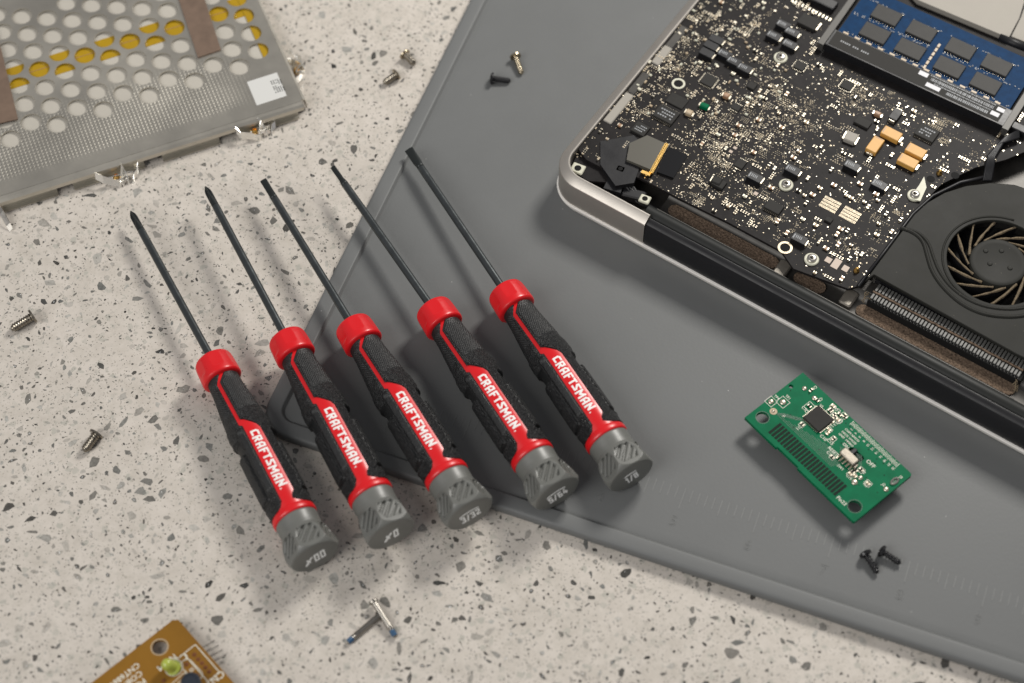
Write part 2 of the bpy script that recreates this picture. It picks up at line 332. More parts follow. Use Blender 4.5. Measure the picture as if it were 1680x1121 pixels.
    for n, lo, hi in ((2300, 1.1, 2.3), (8500, .62, 1.15), (26000, .30, .6), (60000, .10, .28)):
        for _ in range(n):
            x, y = rnd.uniform(-250, 250), rnd.uniform(-170, 210)
            mx_ = x*math.cos(-.3538)+y*math.sin(-.3538); my_ = -x*math.sin(-.3538)+y*math.cos(-.3538)
            if mx_ > -60 and my_ > -53: continue
            r = lo + (hi-lo)*rnd.random()**1.7
            if hi > .4 and not free(x, y, r): continue
            c_ = tone()
            if hi < .4: c_ = tuple(q*.6 for q in c_)
            chip(x, y, r, c_, rnd.uniform(.38, .9))
            if r > .8 and rnd.random() < .30:       # glints painted as near-white spots, plus dark flecks, in the larger chips
                for _k in range(rnd.randint(1, 4)):
                    a = rnd.uniform(0, 6.28); q = rnd.uniform(0, .4)*r; g = .85 if rnd.random() < .55 else .02
                    k0 = len(vs); rr = rnd.uniform(.07, .17)
                    for i in range(5): vs.append((x+q*math.cos(a)+rr*math.cos(i*1.256), y+q*math.sin(a)+rr*math.sin(i*1.256), z+.04)); cols.append((g, g, g, 1))
                    fs.append(tuple(range(k0, k0+5))); mb.mi.append(0)
    me = bpy.data.meshes.new('countertop'); me.from_pydata([(a*S, b2*S, c2*S) for a, b2, c2 in vs], [], fs)
    me.materials.append(m); ca = me.color_attributes.new('chip', 'FLOAT_COLOR', 'POINT')
    ca.data.foreach_set('color', np.array(cols, dtype=np.float32).ravel()); me.update()
    return link('countertop', me, kind='structure')
countertop()

# ------------------------------------------------------------------ sweeping a profile along a path
def rr_path(x0, y0, x1, y1, r, n=10):
    """rounded rectangle, counter-clockwise, as (x, y, nx, ny) with inward normals"""
    out = []
    for cx, cy, a0 in ((x1-r, y0+r, -90), (x1-r, y1-r, 0), (x0+r, y1-r, 90), (x0+r, y0+r, 180)):
        for i in range(n+1):
            a = math.radians(a0 + 90*i/n); out.append((cx+r*math.cos(a), cy+r*math.sin(a), -math.cos(a), -math.sin(a)))
    return out
def sweep(mb, path, prof, closed=True, m=0, fill_top=None):
    n, k = len(path), len(prof); vs = [(x+nx*o, y+ny*o, z) for x, y, nx, ny in path for o, z in prof]; fs = []
    for i in range(n if closed else n-1):
        j = (i+1) % n
        for a in range(k-1): fs.append((i*k+a, j*k+a, j*k+a+1, i*k+a+1))
        if not closed: fs.append((i*k+k-1, j*k+k-1, j*k, i*k))
    if not closed: fs += [tuple(range(k)), tuple((n-1)*k+i for i in range(k-1, -1, -1))]
    if fill_top is not None: fs.append(tuple(i*k+fill_top for i in range(n)))
    mb.add(vs, fs, m)

# ------------------------------------------------------------------ silicone work mat
A_MAT = -0.353804
FM = Frame(0, 0, 0, A_MAT)
LX, BY = -69.4, -62.2
mat_e = empty('work_mat', (0, 0, -3), A_MAT, label='large grey silicone mat with a raised rim under the laptop and green board', cat='mat')
mb = MB()
prof = [(0.5, 0.02), (0.1, 0.5), (0, 1.1), (0, 3.0), (.25, 3.7), (.8, 4.05), (1.5, 4.15), (5.0, 4.25), (5.4, 4.2), (5.65, 4.0), (6.1, 3.1), (6.5, 2.8), (7.3, 2.85), (7.9, 3.0)]
sweep(mb, rr_path(LX, BY, 330, 300, 11, 12), prof, True, fill_top=len(prof)-1)
mb.build('mat_sheet', M['silicone'], mat_e, smooth='auto')
mk = MB()
ty = -33.75
for i in range(0, 140):
    x = 73.9 + 2.54*(i-40)
    if x > 215: break
    L_ = 8.0 if i % 10 == 0 else (6.2 if i % 5 == 0 else 4.6)
    mk.box((x, ty - L_/2, 3.04), (.24, L_, .16))
    if i % 10 == 0:
        n = 5 + (i-40)//10
        if n > 0:
            vs, fs = text_verts(str(n))
            cu = bpy.data.curves.new('t', 'FONT'); cu.body = str(n); cu.size = 5.2; cu.align_x = 'CENTER'; cu.align_y = 'CENTER'; cu.fill_mode = 'NONE'; cu.bevel_depth = .12; cu.bevel_resolution = 1; cu.resolution_u = 3
            t = bpy.data.objects.new('tmp', cu); COL.objects.link(t); dg = bpy.context.evaluated_depsgraph_get(); me = bpy.data.meshes.new_from_object(t.evaluated_get(dg)); bpy.data.objects.remove(t)
            mk.add([(v.co.x + x - .3, v.co.y + ty - 13, 3.03 + v.co.z) for v in me.vertices], [tuple(p.vertices) for p in me.polygons])
mk.build('ruler_marks', M['silicone_mark'], mat_e)

# ------------------------------------------------------------------ stroke lettering as a signed distance
def seg_box(X, Y, p, q, hw, ext):
    p, q = np.array(p, float), np.array(q, float); d = q-p; L = np.hypot(*d); d = d/L; c = (p+q)/2
    a = np.abs((X-c[0])*d[0] + (Y-c[1])*d[1]) - (L/2 + ext); b = np.abs(-(X-c[0])*d[1] + (Y-c[1])*d[0]) - hw
    return np.hypot(np.maximum(a, 0), np.maximum(b, 0)) + np.minimum(np.maximum(a, b), 0)
GL = {
 'C': (.68, [[(.64,.86),(.27,.86),(.13,.70),(.13,.14),(.60,.14)]]), 'R': (.72, [[(.13,0),(.13,.86),(.58,.86),(.58,.50),(.2,.44)], [(.36,.42),(.60,0)]]),
 'A': (.72, [[(.13,0),(.13,.66),(.30,.86),(.58,.86),(.58,0)], [(.13,.32),(.58,.32)]]), 'F': (.64, [[(.13,0),(.13,.86),(.60,.86)], [(.13,.46),(.52,.46)]]),
 'T': (.66, [[(0,.86),(.66,.86)], [(.33,.86),(.33,0)]]), 'S': (.68, [[(.66,.86),(.16,.86),(.16,.66),(.54,.34),(.54,.14),(.02,.14)]]),
 'M': (.92, [[(.13,0),(.13,.84),(.46,.36),(.79,.84),(.79,0)]]), 'N': (.74, [[(.13,0),(.13,.84),(.60,.16),(.60,1)]]), '.': (.3, [[(.06,.12),(.17,.12)]]),
 '0': (.62, [[(.1,.1),(.1,.9),(.52,.9),(.52,.1),(.1,.1)]]), '1': (.36, [[(.02,.78),(.2,.9),(.2,0)]]), '2': (.62, [[(.08,.9),(.52,.9),(.52,.55),(.1,.3),(.1,.1),(.56,.1)]]),
 '3': (.62, [[(.08,.9),(.52,.9),(.52,.1),(.08,.1)], [(.2,.5),(.52,.5)]]), '4': (.62, [[(.3,.95),(.08,.32),(.56,.32)], [(.44,.6),(.44,0)]]), '5': (.62, [[(.54,.9),(.1,.9),(.1,.52),(.52,.52),(.52,.1),(.08,.1)]]),
 '6': (.62, [[(.5,.9),(.1,.9),(.1,.1),(.52,.1),(.52,.5),(.1,.5)]]), '8': (.62, [[(.1,.1),(.1,.9),(.52,.9),(.52,.1),(.1,.1)], [(.1,.5),(.52,.5)]]), '/': (.5, [[(.05,-.05),(.42,1.02)]]),
 '+': (.95, [[(.0,.12),(.28,.42),(.85,.85)], [(.22,.80),(.62,.25)], [(.0,.12),(.35,.30)]])}
def text_sdf(X, Y, txt, h, x0, y0, hw, gap=.10):
    D = np.full(X.shape, 9.0); cx = 0; xs = (X-x0)/h; ys = (Y-y0)/h
    for ch in txt:
        wd, st = GL[ch]
        for s_ in st:
            for i in range(len(s_)-1):
                D = np.minimum(D, seg_box(xs, ys, (s_[i][0]+cx, s_[i][1]), (s_[i+1][0]+cx, s_[i+1][1]), hw, hw*(.9 if (0 < i or len(s_) > 2) and i < len(s_)-1 else .0) if ch not in 'T/.' else 0.0))
        cx += wd + gap
    return D*h, cx*h
def tlen(txt, gap=.10): return sum(GL[c][0]+gap for c in txt)-gap

# ------------------------------------------------------------------ screwdrivers (local x runs from the collar to the cap, z faces up)
def interp(s, tab): a = np.array(tab, float); return np.interp(s, a[:, 0], a[:, 1])
def smooth_interp(s, tab):
    f = np.linspace(tab[0][0], tab[-1][0], 600); g = interp(f, tab); k = np.ones(21)/21
    g2 = np.convolve(np.pad(g, 10, mode='edge'), k, 'valid'); return np.interp(s, f, g2)
CORE = [(8.5, 5.1), (10, 5.15), (14, 5.25), (19, 5.8), (24, 6.35), (30, 6.9), (38, 7.35), (48, 7.55), (58, 7.6), (64, 7.35), (67.2, 7.15)]
STRIP = [(8, -1.3), (9.3, -.9), (12.8, -3.6), (31.8, -3.6), (32.6, -2.6), (64.4, -2.7), (66.2, -4.0), (66.9, -6), (67.1, -40), (80, -40), (80, 40), (67.1, 40), (66.9, 5), (66.0, 2.4), (65.0, .9), (63.6, 1.3), (62.1, 2.6), (35.6, 2.6), (34, 1.9), (30.7, -1.2), (29.9, -2.4), (12.6, -2.3), (9.3, .6), (8, 1.4)]
def poly_sdf(X, Y, poly):
    D = np.full(X.shape, 1e9); ins = np.zeros(X.shape, bool); n = len(poly)
    for i in range(n):
        (ax, ay), (bx, by) = poly[i], poly[(i+1) % n]; ex, ey = bx-ax, by-ay
        t = np.clip(((X-ax)*ex + (Y-ay)*ey)/(ex*ex+ey*ey), 0, 1); D = np.minimum(D, np.hypot(X-ax-t*ex, Y-ay-t*ey))
        c = ((ay > Y) != (by > Y)) & (X < (bx-ax)*(Y-ay)/((by-ay) if by != ay else 1e-9)+ax); ins ^= c
    return np.where(ins, -D, D)       # negative inside
def rbox(X, Y, x0, x1, y0, y1, r):
    a = np.abs(X-(x0+x1)/2)-(x1-x0)/2+r; b = np.abs(Y-(y0+y1)/2)-(y1-y0)/2+r
    return np.hypot(np.maximum(a, 0), np.maximum(b, 0)) + np.minimum(np.maximum(a, b), 0) - r
ss = lambda x: np.clip(x, 0, 1)**2*(3-2*np.clip(x, 0, 1))
ROLL = math.radians(11)
def cyl_pts(s, R, th): return np.stack([s, R*np.sin(th+ROLL), R*np.cos(th+ROLL)], -1)
def handle_meshes():
    sv = np.linspace(8.3, 68.0, 470); tv = np.linspace(-math.pi, math.pi, 400, endpoint=False)
    s, th = np.meshgrid(sv, tv, indexing='ij'); R = smooth_interp(s, CORE); x = R*th
    # the same strip on the far side too
    x2 = R*((th + 2*math.pi) % (2*math.pi) - math.pi)
    d = np.minimum(poly_sdf(s, x, STRIP), poly_sdf(s, x2, STRIP))
    Rc = R - np.clip((d-.25)*2.2, 0, 1.7)
    core = grid_mesh('handle_body', cyl_pts(s, Rc, th), M['red'])
    g = R + np.clip(d*1.5, -.5, .42) - .0
    ax = np.abs(x); ax = np.minimum(ax, np.abs(x2)); sx = np.where(np.abs(x) < np.abs(x2), x, x2)
    pocket = rbox(s, ax, 35.8, 62.6, 5.9, 12.6, 1.0); bar = rbox(s, ax, 41.2, 60.9, 6.9, 12.0, .9)
    g -= 1.15*ss(-pocket/.55)*(1-ss(-bar/.5))
    # a second shallow facet edge running beside the strip, and the step behind the knurled neck
    g += .28*ss((s-(27.0+.35*np.abs(ax-4)))/1.0) * ss((d-.3)/.8) - .28*ss((s-(34.8-.2*ax))/1.5)*ss((d-.3)/.8)
    g -= .18*ss((s-62.8)/.6)*ss((d-.6)/.6)*ss((ax-4.5)/.6)
    kn = ss((s-11.2)/.8)*ss((26.4-s)/1.2)*ss((d-.75)/.4)*ss((5.9+.05*(s-11)-np.abs(ax-3.6-.04*s))/.6)
    p = .98; a1 = np.abs(((s+ax*1.15)/p) % 1-.5)*2; a2 = np.abs(((s-ax*1.15)/p) % 1-.5)*2
    g += kn*(-.20 + .30*np.minimum(a1, a2))
    g = np.where(d > 0, np.maximum(g, R-1.3), g)
    me = grid_mesh('rubber_grip', cyl_pts(s, g, th), M['rubber'])
    grain = 1.0 - .9*kn; grain *= 1 - .85*ss(-pocket/.5)*(1-ss(-bar/.5)); grain *= .25+.75*ss((s-12)/3)
    grain *= 1 - .8*ss((ax-3.0)/.3)*ss((5.6-ax)/.3)*ss((s-33)/.8)*ss((60-s)/2)*(sx < 0)
    at = me.attributes.new('grain', 'FLOAT', 'POINT'); at.data.foreach_set('value', grain.astype(np.float32).ravel())
    # lettering
    sv = np.linspace(34.5, 62.5, 430); xv = np.linspace(-2.1, 2.1, 66); s, x = np.meshgrid(sv, xv, indexing='ij'); R = smooth_interp(s, CORE)
    h = 3.0; L = tlen('CRAFTSMAN.', .135)*h; k = 25.0/L
    D, _ = text_sdf((s-36.0)/k, x, 'CRAFTSMAN.', h, 0, -h/2, .112, .135)
    logo = grid_mesh('logo_lettering', cyl_pts(s, R + np.clip(-D*.8, -.09, .035), x/R), M['white_ink'], closed=False)
    # collar: rounded ring with soft facets
    sv = np.concatenate([np.linspace(0, 1.6, 14), np.linspace(1.8, 8.6, 26), np.linspace(8.7, 9.7, 12)]); tv = np.linspace(-math.pi, math.pi, 180, endpoint=False)
    s, th = np.meshgrid(sv, tv, indexing='ij'); Rr = interp(s, [(0, 5.4), (.12, 5.75), (.4, 6.15), (.8, 6.42), (1.5, 6.62), (3, 6.75), (8.4, 6.98), (8.9, 6.93), (9.3, 6.6), (9.55, 6.0), (9.7, 4.9)])
    loc = (th + math.pi/6) % (math.pi/3) - math.pi/6; flat = (6.26+.055*s)/np.cos(loc)
    Rr = np.minimum(Rr, flat + .9*ss((s-6.3)/1.6))
    Pc = cyl_pts(s, Rr, th); Pc = np.concatenate([np.broadcast_to(np.array([0, 0, 0.]), (1,)+Pc.shape[1:]), Pc], 0)
    collar = grid_mesh('collar', Pc, M['red'])
    # ring behind the grip
    s, th = np.meshgrid(np.array([66.2, 66.6, 67.0, 67.5, 68.3, 69.0, 69.3, 69.5]), tv, indexing='ij'); ring = grid_mesh('rear_ring', cyl_pts(s, interp(s, [(66.2, 6.6), (66.6, 7.1), (67, 7.42), (67.5, 7.55), (68.3, 7.62), (69, 7.58), (69.3, 7.4), (69.5, 6.6)]), th), M['red'])
    return core, me, logo, collar, ring
def cap_mesh():
    sv = np.concatenate([np.linspace(69.35, 75, 30), np.linspace(75.1, 83.2, 110), np.linspace(83.25, 84.0, 14)]); tv = np.linspace(0, 2*math.pi, 432, endpoint=False)
    s, th = np.meshgrid(sv, tv, indexing='ij')
    R = smooth_interp(s, [(69.3, 7.2), (70, 7.32), (73, 7.15), (74.5, 7.2), (76.5, 8.1), (79, 9.0), (82.2, 9.5), (84, 9.5)])
    R = np.where(s < 69.7, 7.0+(s-69.35)*.85, R)
    loc = (th + math.pi/6) % (math.pi/3) - math.pi/6; ap = 7.3 + .125*(s-76) + np.maximum(0, 76.2-s)*.9; hexr = ap/np.cos(loc)
    # smooth minimum of the round flare and the six flats, then the domed end
    kk = .18; hh = np.clip(.5+.5*(hexr-R)/kk, 0, 1); R = hexr*(1-hh)+R*hh - kk*hh*(1-hh)
    end = 8.95 - np.maximum(0, s-82.7)**2*.55; end = np.where(s > 83.7, end-(s-83.7)*1.2, end)
    dome = 82.0 + 1.6*np.sqrt(np.clip(1-(R/11.5)**2, 0, 1))
    R = np.minimum(R, np.where(s > 81.0, 9.35-(s-81.0)**2*.13, 99))
    a = R*np.sin(loc); win = np.maximum(np.abs(s-78.9)-3.3, np.abs(a)*.92+np.abs(s-78.9)*.38-3.75); win = np.maximum(win, -(s-75.5))
    rib = np.abs((((a*.76+(s-78.9)*.70)+.3)/2.05) % 1-.5)*2
    R = R - ss(-win/.28)*(.14+.85*ss((rib-.42)/.25))
    pts = np.stack([s, R*np.sin(th), R*np.cos(th)], -1)
    rows = [pts]
    Re = R[-1]; 
    for k, f in enumerate((.99, .96, .9, .8, .6, .3, 0.001)):
        x = 84.5 - .0045*(Re*f)**2 - max(0, f-.9)*1.2
        rows.append(np.stack([x, Re*f*np.sin(tv), Re*f*np.cos(tv)], -1)[None])
    return grid_mesh('end_cap', np.concatenate(rows, 0), M['cap'])
def cap_text(txt, h, phil):
    yv = np.linspace(-6.6, 6.6, 260); zv = np.linspace(-4.2, 4.4, 170); Y, Z = np.meshgrid(yv, zv, indexing='ij')
    t = txt if not phil else '+' + txt; gap = .16; L = tlen(t, gap)*h
    slant = .18 if phil else .0
    sq = .60 if phil else .60
    D, _ = text_sdf((Y + .1 - slant*Z)/sq, Z, t, h, -L/2, -h/2 - (0.3 if phil else .9), .098, gap)
    if not phil: D = np.minimum(D, np.maximum(np.abs(np.hypot(Y, (Z+9.5)*.9)-10.85)-.24, np.abs(Y+.1)-L*sq/2-.1))
    x = 84.5 - .0045*(Y**2+Z**2) + np.clip(-D*.7, -.15, .05)
    return grid_mesh('size_marking', np.stack([x, Y, Z], -1), M['capink'], closed=False)
def ring_pts(cs, n=24):
    """stack of superellipse sections: (s, half y, half z)"""
    a = np.linspace(0, 2*math.pi, n, endpoint=False); return np.stack([np.stack([np.full(n, s), hy*np.cos(a), hz*np.sin(a)], -1) for s, hy, hz in cs], 0)
def rod_mesh():
    n = 28; cs = [(-63.6, .01, .01), (-63.6, 1.15, 1.15), (-63.2, 1.36, 1.36)] + [(-63+i*4, 1.38, 1.38) for i in range(17)]; return grid_mesh('shaft', ring_pts(cs, n), M['steel_dark'])
def tip_mesh(kind):
    if kind == 'phillips':
        n = 96; a = np.linspace(0, 2*math.pi, n, endpoint=False); rows = []
        for s, r, dp in [(-63.4, 1.3, 0), (-65, 1.3, 0), (-66.5, 1.3, .1), (-68, 1.3, .45), (-70, 1.28, .62), (-71.4, 1.1, .62), (-72.6, .62, .55), (-73.4, .25, .2), (-73.5, .01, 0)]:
            q = r*(1 - dp*np.abs(np.sin(2*a))**1.6); rows.append(np.stack([np.full(n, s), q*np.cos(a), q*np.sin(a)], -1))
        return grid_mesh('driver_tip', np.stack(rows, 0), M['steel_tip'])
    w_, neck = {'narrow': (.98, True), 'medium': (1.25, False), 'wide': (1.62, False)}[kind]
    cs = [(-63.4, .01, .01), (-63.4, 1.34, 1.34), (-64.6, 1.32, 1.2), (-66.5, w_, .8 if not neck else .9), (-70.5, w_, .42), (-73.4, w_, .3), (-73.5, w_-.05, .26), (-73.5, .01, .01)]
    m = ring_pts(cs, 24); a = m[..., 1].copy(); 
    return grid_mesh('driver_tip', m, M['steel_tip'])
HM = handle_meshes(); CAPM = cap_mesh(); ROD = rod_mesh()
DRV = [  # tip px, front face px, cap end px, heights of tip / front / end, cap flat angle, marking, tip kind, label
 ((214, 346), (351, 596), (518, 915), (2.6, 5.4, 6.2), 11, '00', 'phillips', 'red and black precision screwdriver, leftmost of five, cap marked 00, wholly on the countertop'),
 ((335, 303), (469, 554), (643, 878), (7.0, 9.2, 9.6), 28, '0', 'phillips', 'red and black precision screwdriver, second from left, cap marked 0, lying over the mat corner'),
 ((429, 291), (578, 534), (772, 845), (5.0, 8.4, 9.8), 11, '3/32', 'medium', 'red and black precision screwdriver, middle of five, cap marked 3/32'),
 ((543, 270), (708, 504), (915, 812), (5.4, 8.3, 9.4), 14, '5/64', 'narrow', 'red and black precision screwdriver, fourth from left, cap marked 5/64'),
 ((669, 243), (826, 475), (1037, 782), (4.6, 8.2, 8.8), 21, '1/8', 'wide', 'red and black precision screwdriver, rightmost of five, cap marked 1/8, nearest the laptop')]
for i, (tp, fp, ep, zz, capa, mark, kind, lab) in enumerate(DRV):
    Fp, Ep = P(*fp, zz[1]), P(*ep, zz[2]); X = Vector(Ep-Fp).normalized(); Zc = Vector(CPOS-(Fp+Ep)/2); Z_ = (Zc - X*Zc.dot(X)).normalized(); Y_ = Z_.cross(X)
    rq = math.radians((0, 1.6, -1.2, 2.0, -1.8)[i]); Y_, Z_ = Y_*math.cos(rq)+Z_*math.sin(rq), Z_*math.cos(rq)-Y_*math.sin(rq)
    # the end cap's far face is at 84.5 mm
    o = Vector(Ep) - X*84.5
    Mw = Matrix(((X.x, Y_.x, Z_.x, o.x*S), (X.y, Y_.y, Z_.y, o.y*S), (X.z, Y_.z, Z_.z, o.z*S), (0, 0, 0, 1)))
    e = empty('precision_screwdriver', None, M=Mw, label=lab, cat='screwdriver', group='precision screwdrivers laid out in a row')
    for nm, me in zip(('handle_body', 'rubber_grip', 'logo_lettering', 'collar', 'rear_ring'), HM):
        ob = link(nm, me, e)
        if nm == 'logo_lettering': ob.parent = body
        if nm == 'handle_body': body = ob
    c = link('end_cap', CAPM, e); c.rotation_euler = (-math.radians(capa), 0, 0)
    tx = link('size_marking', cap_text(mark, 4.8 if len(mark) < 3 else 4.1, len(mark) < 3), c)
    tx.rotation_euler = (math.radians(capa) + [.12, .03, .0, -.04, .02][i], 0, 0)
    # the shaft aims at the tip seen in the photograph (a hair of bend is below what shows)
    sh = link('shaft', ROD, e); tpm = link('driver_tip', tip_mesh(kind), sh)
    T = Vector(P(*tp, zz[0])); dirw = (T-o); loc = Mw.to_3x3().inverted() @ dirw; 
    yaw = math.atan2(loc.y, -loc.x); pit = math.atan2(loc.z, -loc.x)
    sh.rotation_euler = (0, pit, -yaw)

# ------------------------------------------------------------------ screws (local x from head to point)
def screw_mesh(head_r, head_h, r, L, pitch, depth, plain=0.0, mats=None, blue=False, flat=False):
    n = 30; a = np.linspace(0, 2*math.pi, n, endpoint=False)
    hr = []
    rad = np.linspace(0.001, 1, 12)
    for q in rad:
        hgt = head_h*(math.sqrt(max(0, 1-(q*.93)**2))*.75+.25) if not flat else head_h*(1 if q < .93 else .8)
        xx = np.full(n, -hgt); cr = (np.minimum(np.abs(np.sin(a)), np.abs(np.cos(a)))*q < .13) & (q < .55); xx = np.where(cr, xx + head_h*.5, xx)
        hr.append(np.stack([xx, q*head_r*np.cos(a), q*head_r*np.sin(a)], -1))
    hr.append(np.stack([np.full(n, 0), head_r*.98*np.cos(a), head_r*.98*np.sin(a)], -1)); hr.append(np.stack([np.full(n, 0.05), r*.8*np.cos(a), r*.8*np.sin(a)], -1))
    head = grid_mesh('screw_head', np.stack(hr, 0), mats[0]); head.set_sharp_from_angle(angle=.7)
    sv = np.arange(0, L, pitch/6); rows = []
    for s_ in sv:
        t = np.abs(((s_/pitch + a/(2*math.pi)) % 1)-.5)*2; q = np.where(s_ < plain, r-depth*.4, r - depth + depth*t**1.2) * np.ones(n)
        q = q*min(1, .35+(L-s_)/(r*1.1)) if L-s_ < r*.7 else q
        rows.append(np.stack([np.full(n, s_), q*np.cos(a), q*np.sin(a)], -1))
    rows.append(np.stack([np.full(n, L), .01*np.cos(a), .01*np.sin(a)], -1)); th = grid_mesh('threaded_shank', np.stack(rows, 0), mats[1:])
    if len(mats) > 2:
        k = len(rows)-1; mi = np.zeros((k, n), np.int32); mi[int(k*.80):int(k*.95)] = 1; th.polygons.foreach_set('material_index', mi.ravel())
    return head, th
def place_screw(hp, tp, zh, zt, args, label, group='loose small screws', name='screw', spin=0):
    A, B = Vector(P(*hp, zh)), Vector(P(*tp, zt)); X = (B-A).normalized(); Z_ = Vector((0, 0, 1)); Z_ = (Z_-X*Z_.dot(X)).normalized(); Y_ = Z_.cross(X)
    Mw = Matrix(((X.x, Y_.x, Z_.x, A.x*S), (X.y, Y_.y, Z_.y, A.y*S), (X.z, Y_.z, Z_.z, A.z*S), (0, 0, 0, 1))) @ Matrix.Rotation(spin, 4, 'X')
    meshes = screw_mesh(*args[0], (B-A).length, *args[1], **args[2]); e = empty(name, None, M=Mw, label=label, cat='screw', group=group)
    for nm, me in zip(('screw_head', 'threaded_shank'), meshes): link(nm, me, e)
bk = ((2.15, 1.5, 1.2), (1.1, .42), dict(mats=[M['screwblack'], M['screwblack']]))
place_screw((1421, 911), (1440, 941), 2.0, 1.2, bk, 'shiny black threaded screw, left one of the pair below the green board', spin=.4)
place_screw((1449, 906), (1478, 925), 2.0, 1.2, bk, 'shiny black threaded screw, right one of the pair below the green board', spin=1.1)
M['screwsteel'] = mat('dull steel', (0.30, 0.28, 0.25), 0.30, 1.0, rvar=.05, vscale=500)
ln = ((1.6, .9, 1.02), (.6, .14), dict(plain=9.4, mats=[M['screwsteel'], M['screwsteel'], M['bluelock']], flat=True))
place_screw((614, 989), (650, 1046), -0.4, -2.0, ln, 'long silver screw with blue thread tip, its head resting on top of its twin', spin=.3)
place_screw((620, 1012), (568, 1056), -1.7, -2.2, ln, 'long silver screw with blue thread tip lying flat under its twin')
bm_ = ((2.15, 1.3, 1.1), (.6, .14), dict(mats=[M['screwbrass'], M['screwbrass']]))
place_screw((846, 94), (856, 122), 1.9, 1.0, bm_, 'brass coloured machine screw on the mat beside a small black screw', spin=.6)
bs = ((2.25, 1.2, 1.15), (.7, .2), dict(mats=[M['blackp'], M['blackp']]))
place_screw((809, 129), (838, 133), 1.9, 1.0, bs, 'small matt black screw on the mat beside a brass coloured screw')
ds = ((2.6, .8, 1.65), (.9, .35), dict(mats=[M['screwdark'], M['screwdark']], flat=True))
place_screw((52, 520), (18, 541), -.5, -1.4, ds, 'dark brass screw lying alone by the left edge of the countertop')
place_screw((157, 714), (137, 741), -.6, -1.5, ds, 'short dark brass screw lying left of the screwdriver handles')
g2 = ((2.3, 1.1, 1.35), (.7, .2), dict(mats=[M['screwbrass'], M['screwdark']]))
place_screw((649, 123), (629, 137), -.8, -1.6, g2, 'small brass screw lying near the mat, nearer the screwdrivers of two', spin=.5)
place_screw((665, 90), (681, 106), -.8, -1.6, g2, 'small brass screw lying near the mat, farther from the screwdrivers of two', spin=.2)

# ------------------------------------------------------------------ opened laptop
A_LAP = -0.5933825
ZB = 16.6                                  # top of the main board
ox, oy = -24.2, 57.6                       # outer corner of the base in the laptop's own axes
ca, sa = math.cos(A_LAP), math.sin(A_LAP)
WX, WY = ox*ca - oy*sa, ox*sa + oy*ca
FL = Frame(WX, WY, 0, A_LAP)
lap = empty('opened_laptop', (WX, WY, 3-3), A_LAP, label='opened silver laptop lying upside down with its circuit board, fan and memory exposed', cat='laptop')
def LP(u, v, z=ZB): return FL.loc(u, v, z)
W_, H_ = 215.0, 190.0
CX = 41.3                                  # where the silver corner ends and the black hinge begins
# lid below
mb = MB(); sweep(mb, rr_path(-.55, -.55, W_, H_, 12.5, 14), [(3.5, .02), (1.6, .3), (.6, 2.2), (.05, 3.7), (0, 4.1), (.12, 4.35), (.4, 4.42), (2, 4.44)], True, fill_top=7)
mb.build('lid', mat('lid aluminium', (.95, .92, .87), .4, .25), lap, smooth='auto')
# silver wall round the left edge and corner
path = [(0, H_, 1, 0)] + [(0, y, 1, 0) for y in (150, 110, 70, 40, 20)]
path += [(12-12*math.cos(math.radians(a)), 12-12*math.sin(math.radians(a)), math.cos(math.radians(a)), math.sin(math.radians(a))) for a in range(0, 91, 6)] + [(26, 0, 0, 1), (CX, 0, 0, 1)]
aprof = [(1.0, 4.6), (.0, 4.9), (0, 15.3), (.08, 15.65), (.35, 15.9), (3.0, 17.5), (3.3, 17.6), (3.75, 17.6), (4.0, 17.3), (4.1, 8.0), (1.0, 6.5)]
mb = MB(); sweep(mb, path[::-1], aprof[::-1], False); mb.build('aluminium_rim', M['alu'], lap, smooth='auto')
# floor of the base
mb = MB(); mb.prism([(x+nx*.6, y+ny*.6) for x, y, nx, ny in rr_path(0, 0, W_, H_, 12, 10)], 4.6, 9.0); mb.build('base_tray', M['tray'], lap)
# black hinge cover along the front
hp = [(CX+.25, 0, 0, 1), (W_, 0, 0, 1)]
hprof = [(.2, 4.6), (.25, 12.0), (.9, 15.0), (1.1, 15.3), (3.2, 16.15), (3.5, 16.1), (3.7, 15.4), (3.8, 9.0), (1, 6)]
mb = MB(); sweep(mb, hp, hprof, False); mb.build('hinge_cover', M['blackp'], lap, smooth='auto')
cyl = [(6.5 - 3.0*math.cos(math.radians(a)), 13.2 + 3.1*math.sin(math.radians(a))) for a in range(-20, 201, 11)]
mb = MB(); sweep(mb, [(CX-3, 0, 0, 1), (W_, 0, 0, 1)], cyl + [(9.5, 9.0), (3.6, 9.0)], False); mb.build('hinge_barrel', M['blacksat'], lap, smooth='auto')
mb = MB(); sweep(mb, [(CX-1, 0, 0, 1), (W_, 0, 0, 1)], [(9.55, 8.8), (9.55, 12.6), (9.8, 13.0), (10.5, 13.0), (10.9, 12.2), (11.7, 10.4), (17.6, 10.2), (19.0, 11.2), (20.4, 13.6), (25, 13.8), (25, 8.8)], False)
mb.build('vent_channel', M['tray'], lap, smooth='auto')
def foam(a, b, name='dust_foam', yy=None):
    (x0, y0), (x1, y1) = LP(*a, 11), LP(*b, 11); yc = 14.6 if yy is None else yy
    mb = MB(); L = x1-x0; mb.prism([(x0+3+2.6*math.cos(t), yc+2.6*math.sin(t)) for t in np.linspace(math.pi/2, 1.5*math.pi, 12)] + [(x1-3+2.6*math.cos(t), yc+2.6*math.sin(t)) for t in np.linspace(-math.pi/2, math.pi/2, 12)], 9.5, 10.9)
    mb.build(name, M['foam'], lap)
foam((1092, 345), (1275, 440)); foam((1300, 452), (1352, 482)); foam((1404, 503), (1660, 655), yy=LP(1437, 521, 10.9)[1])
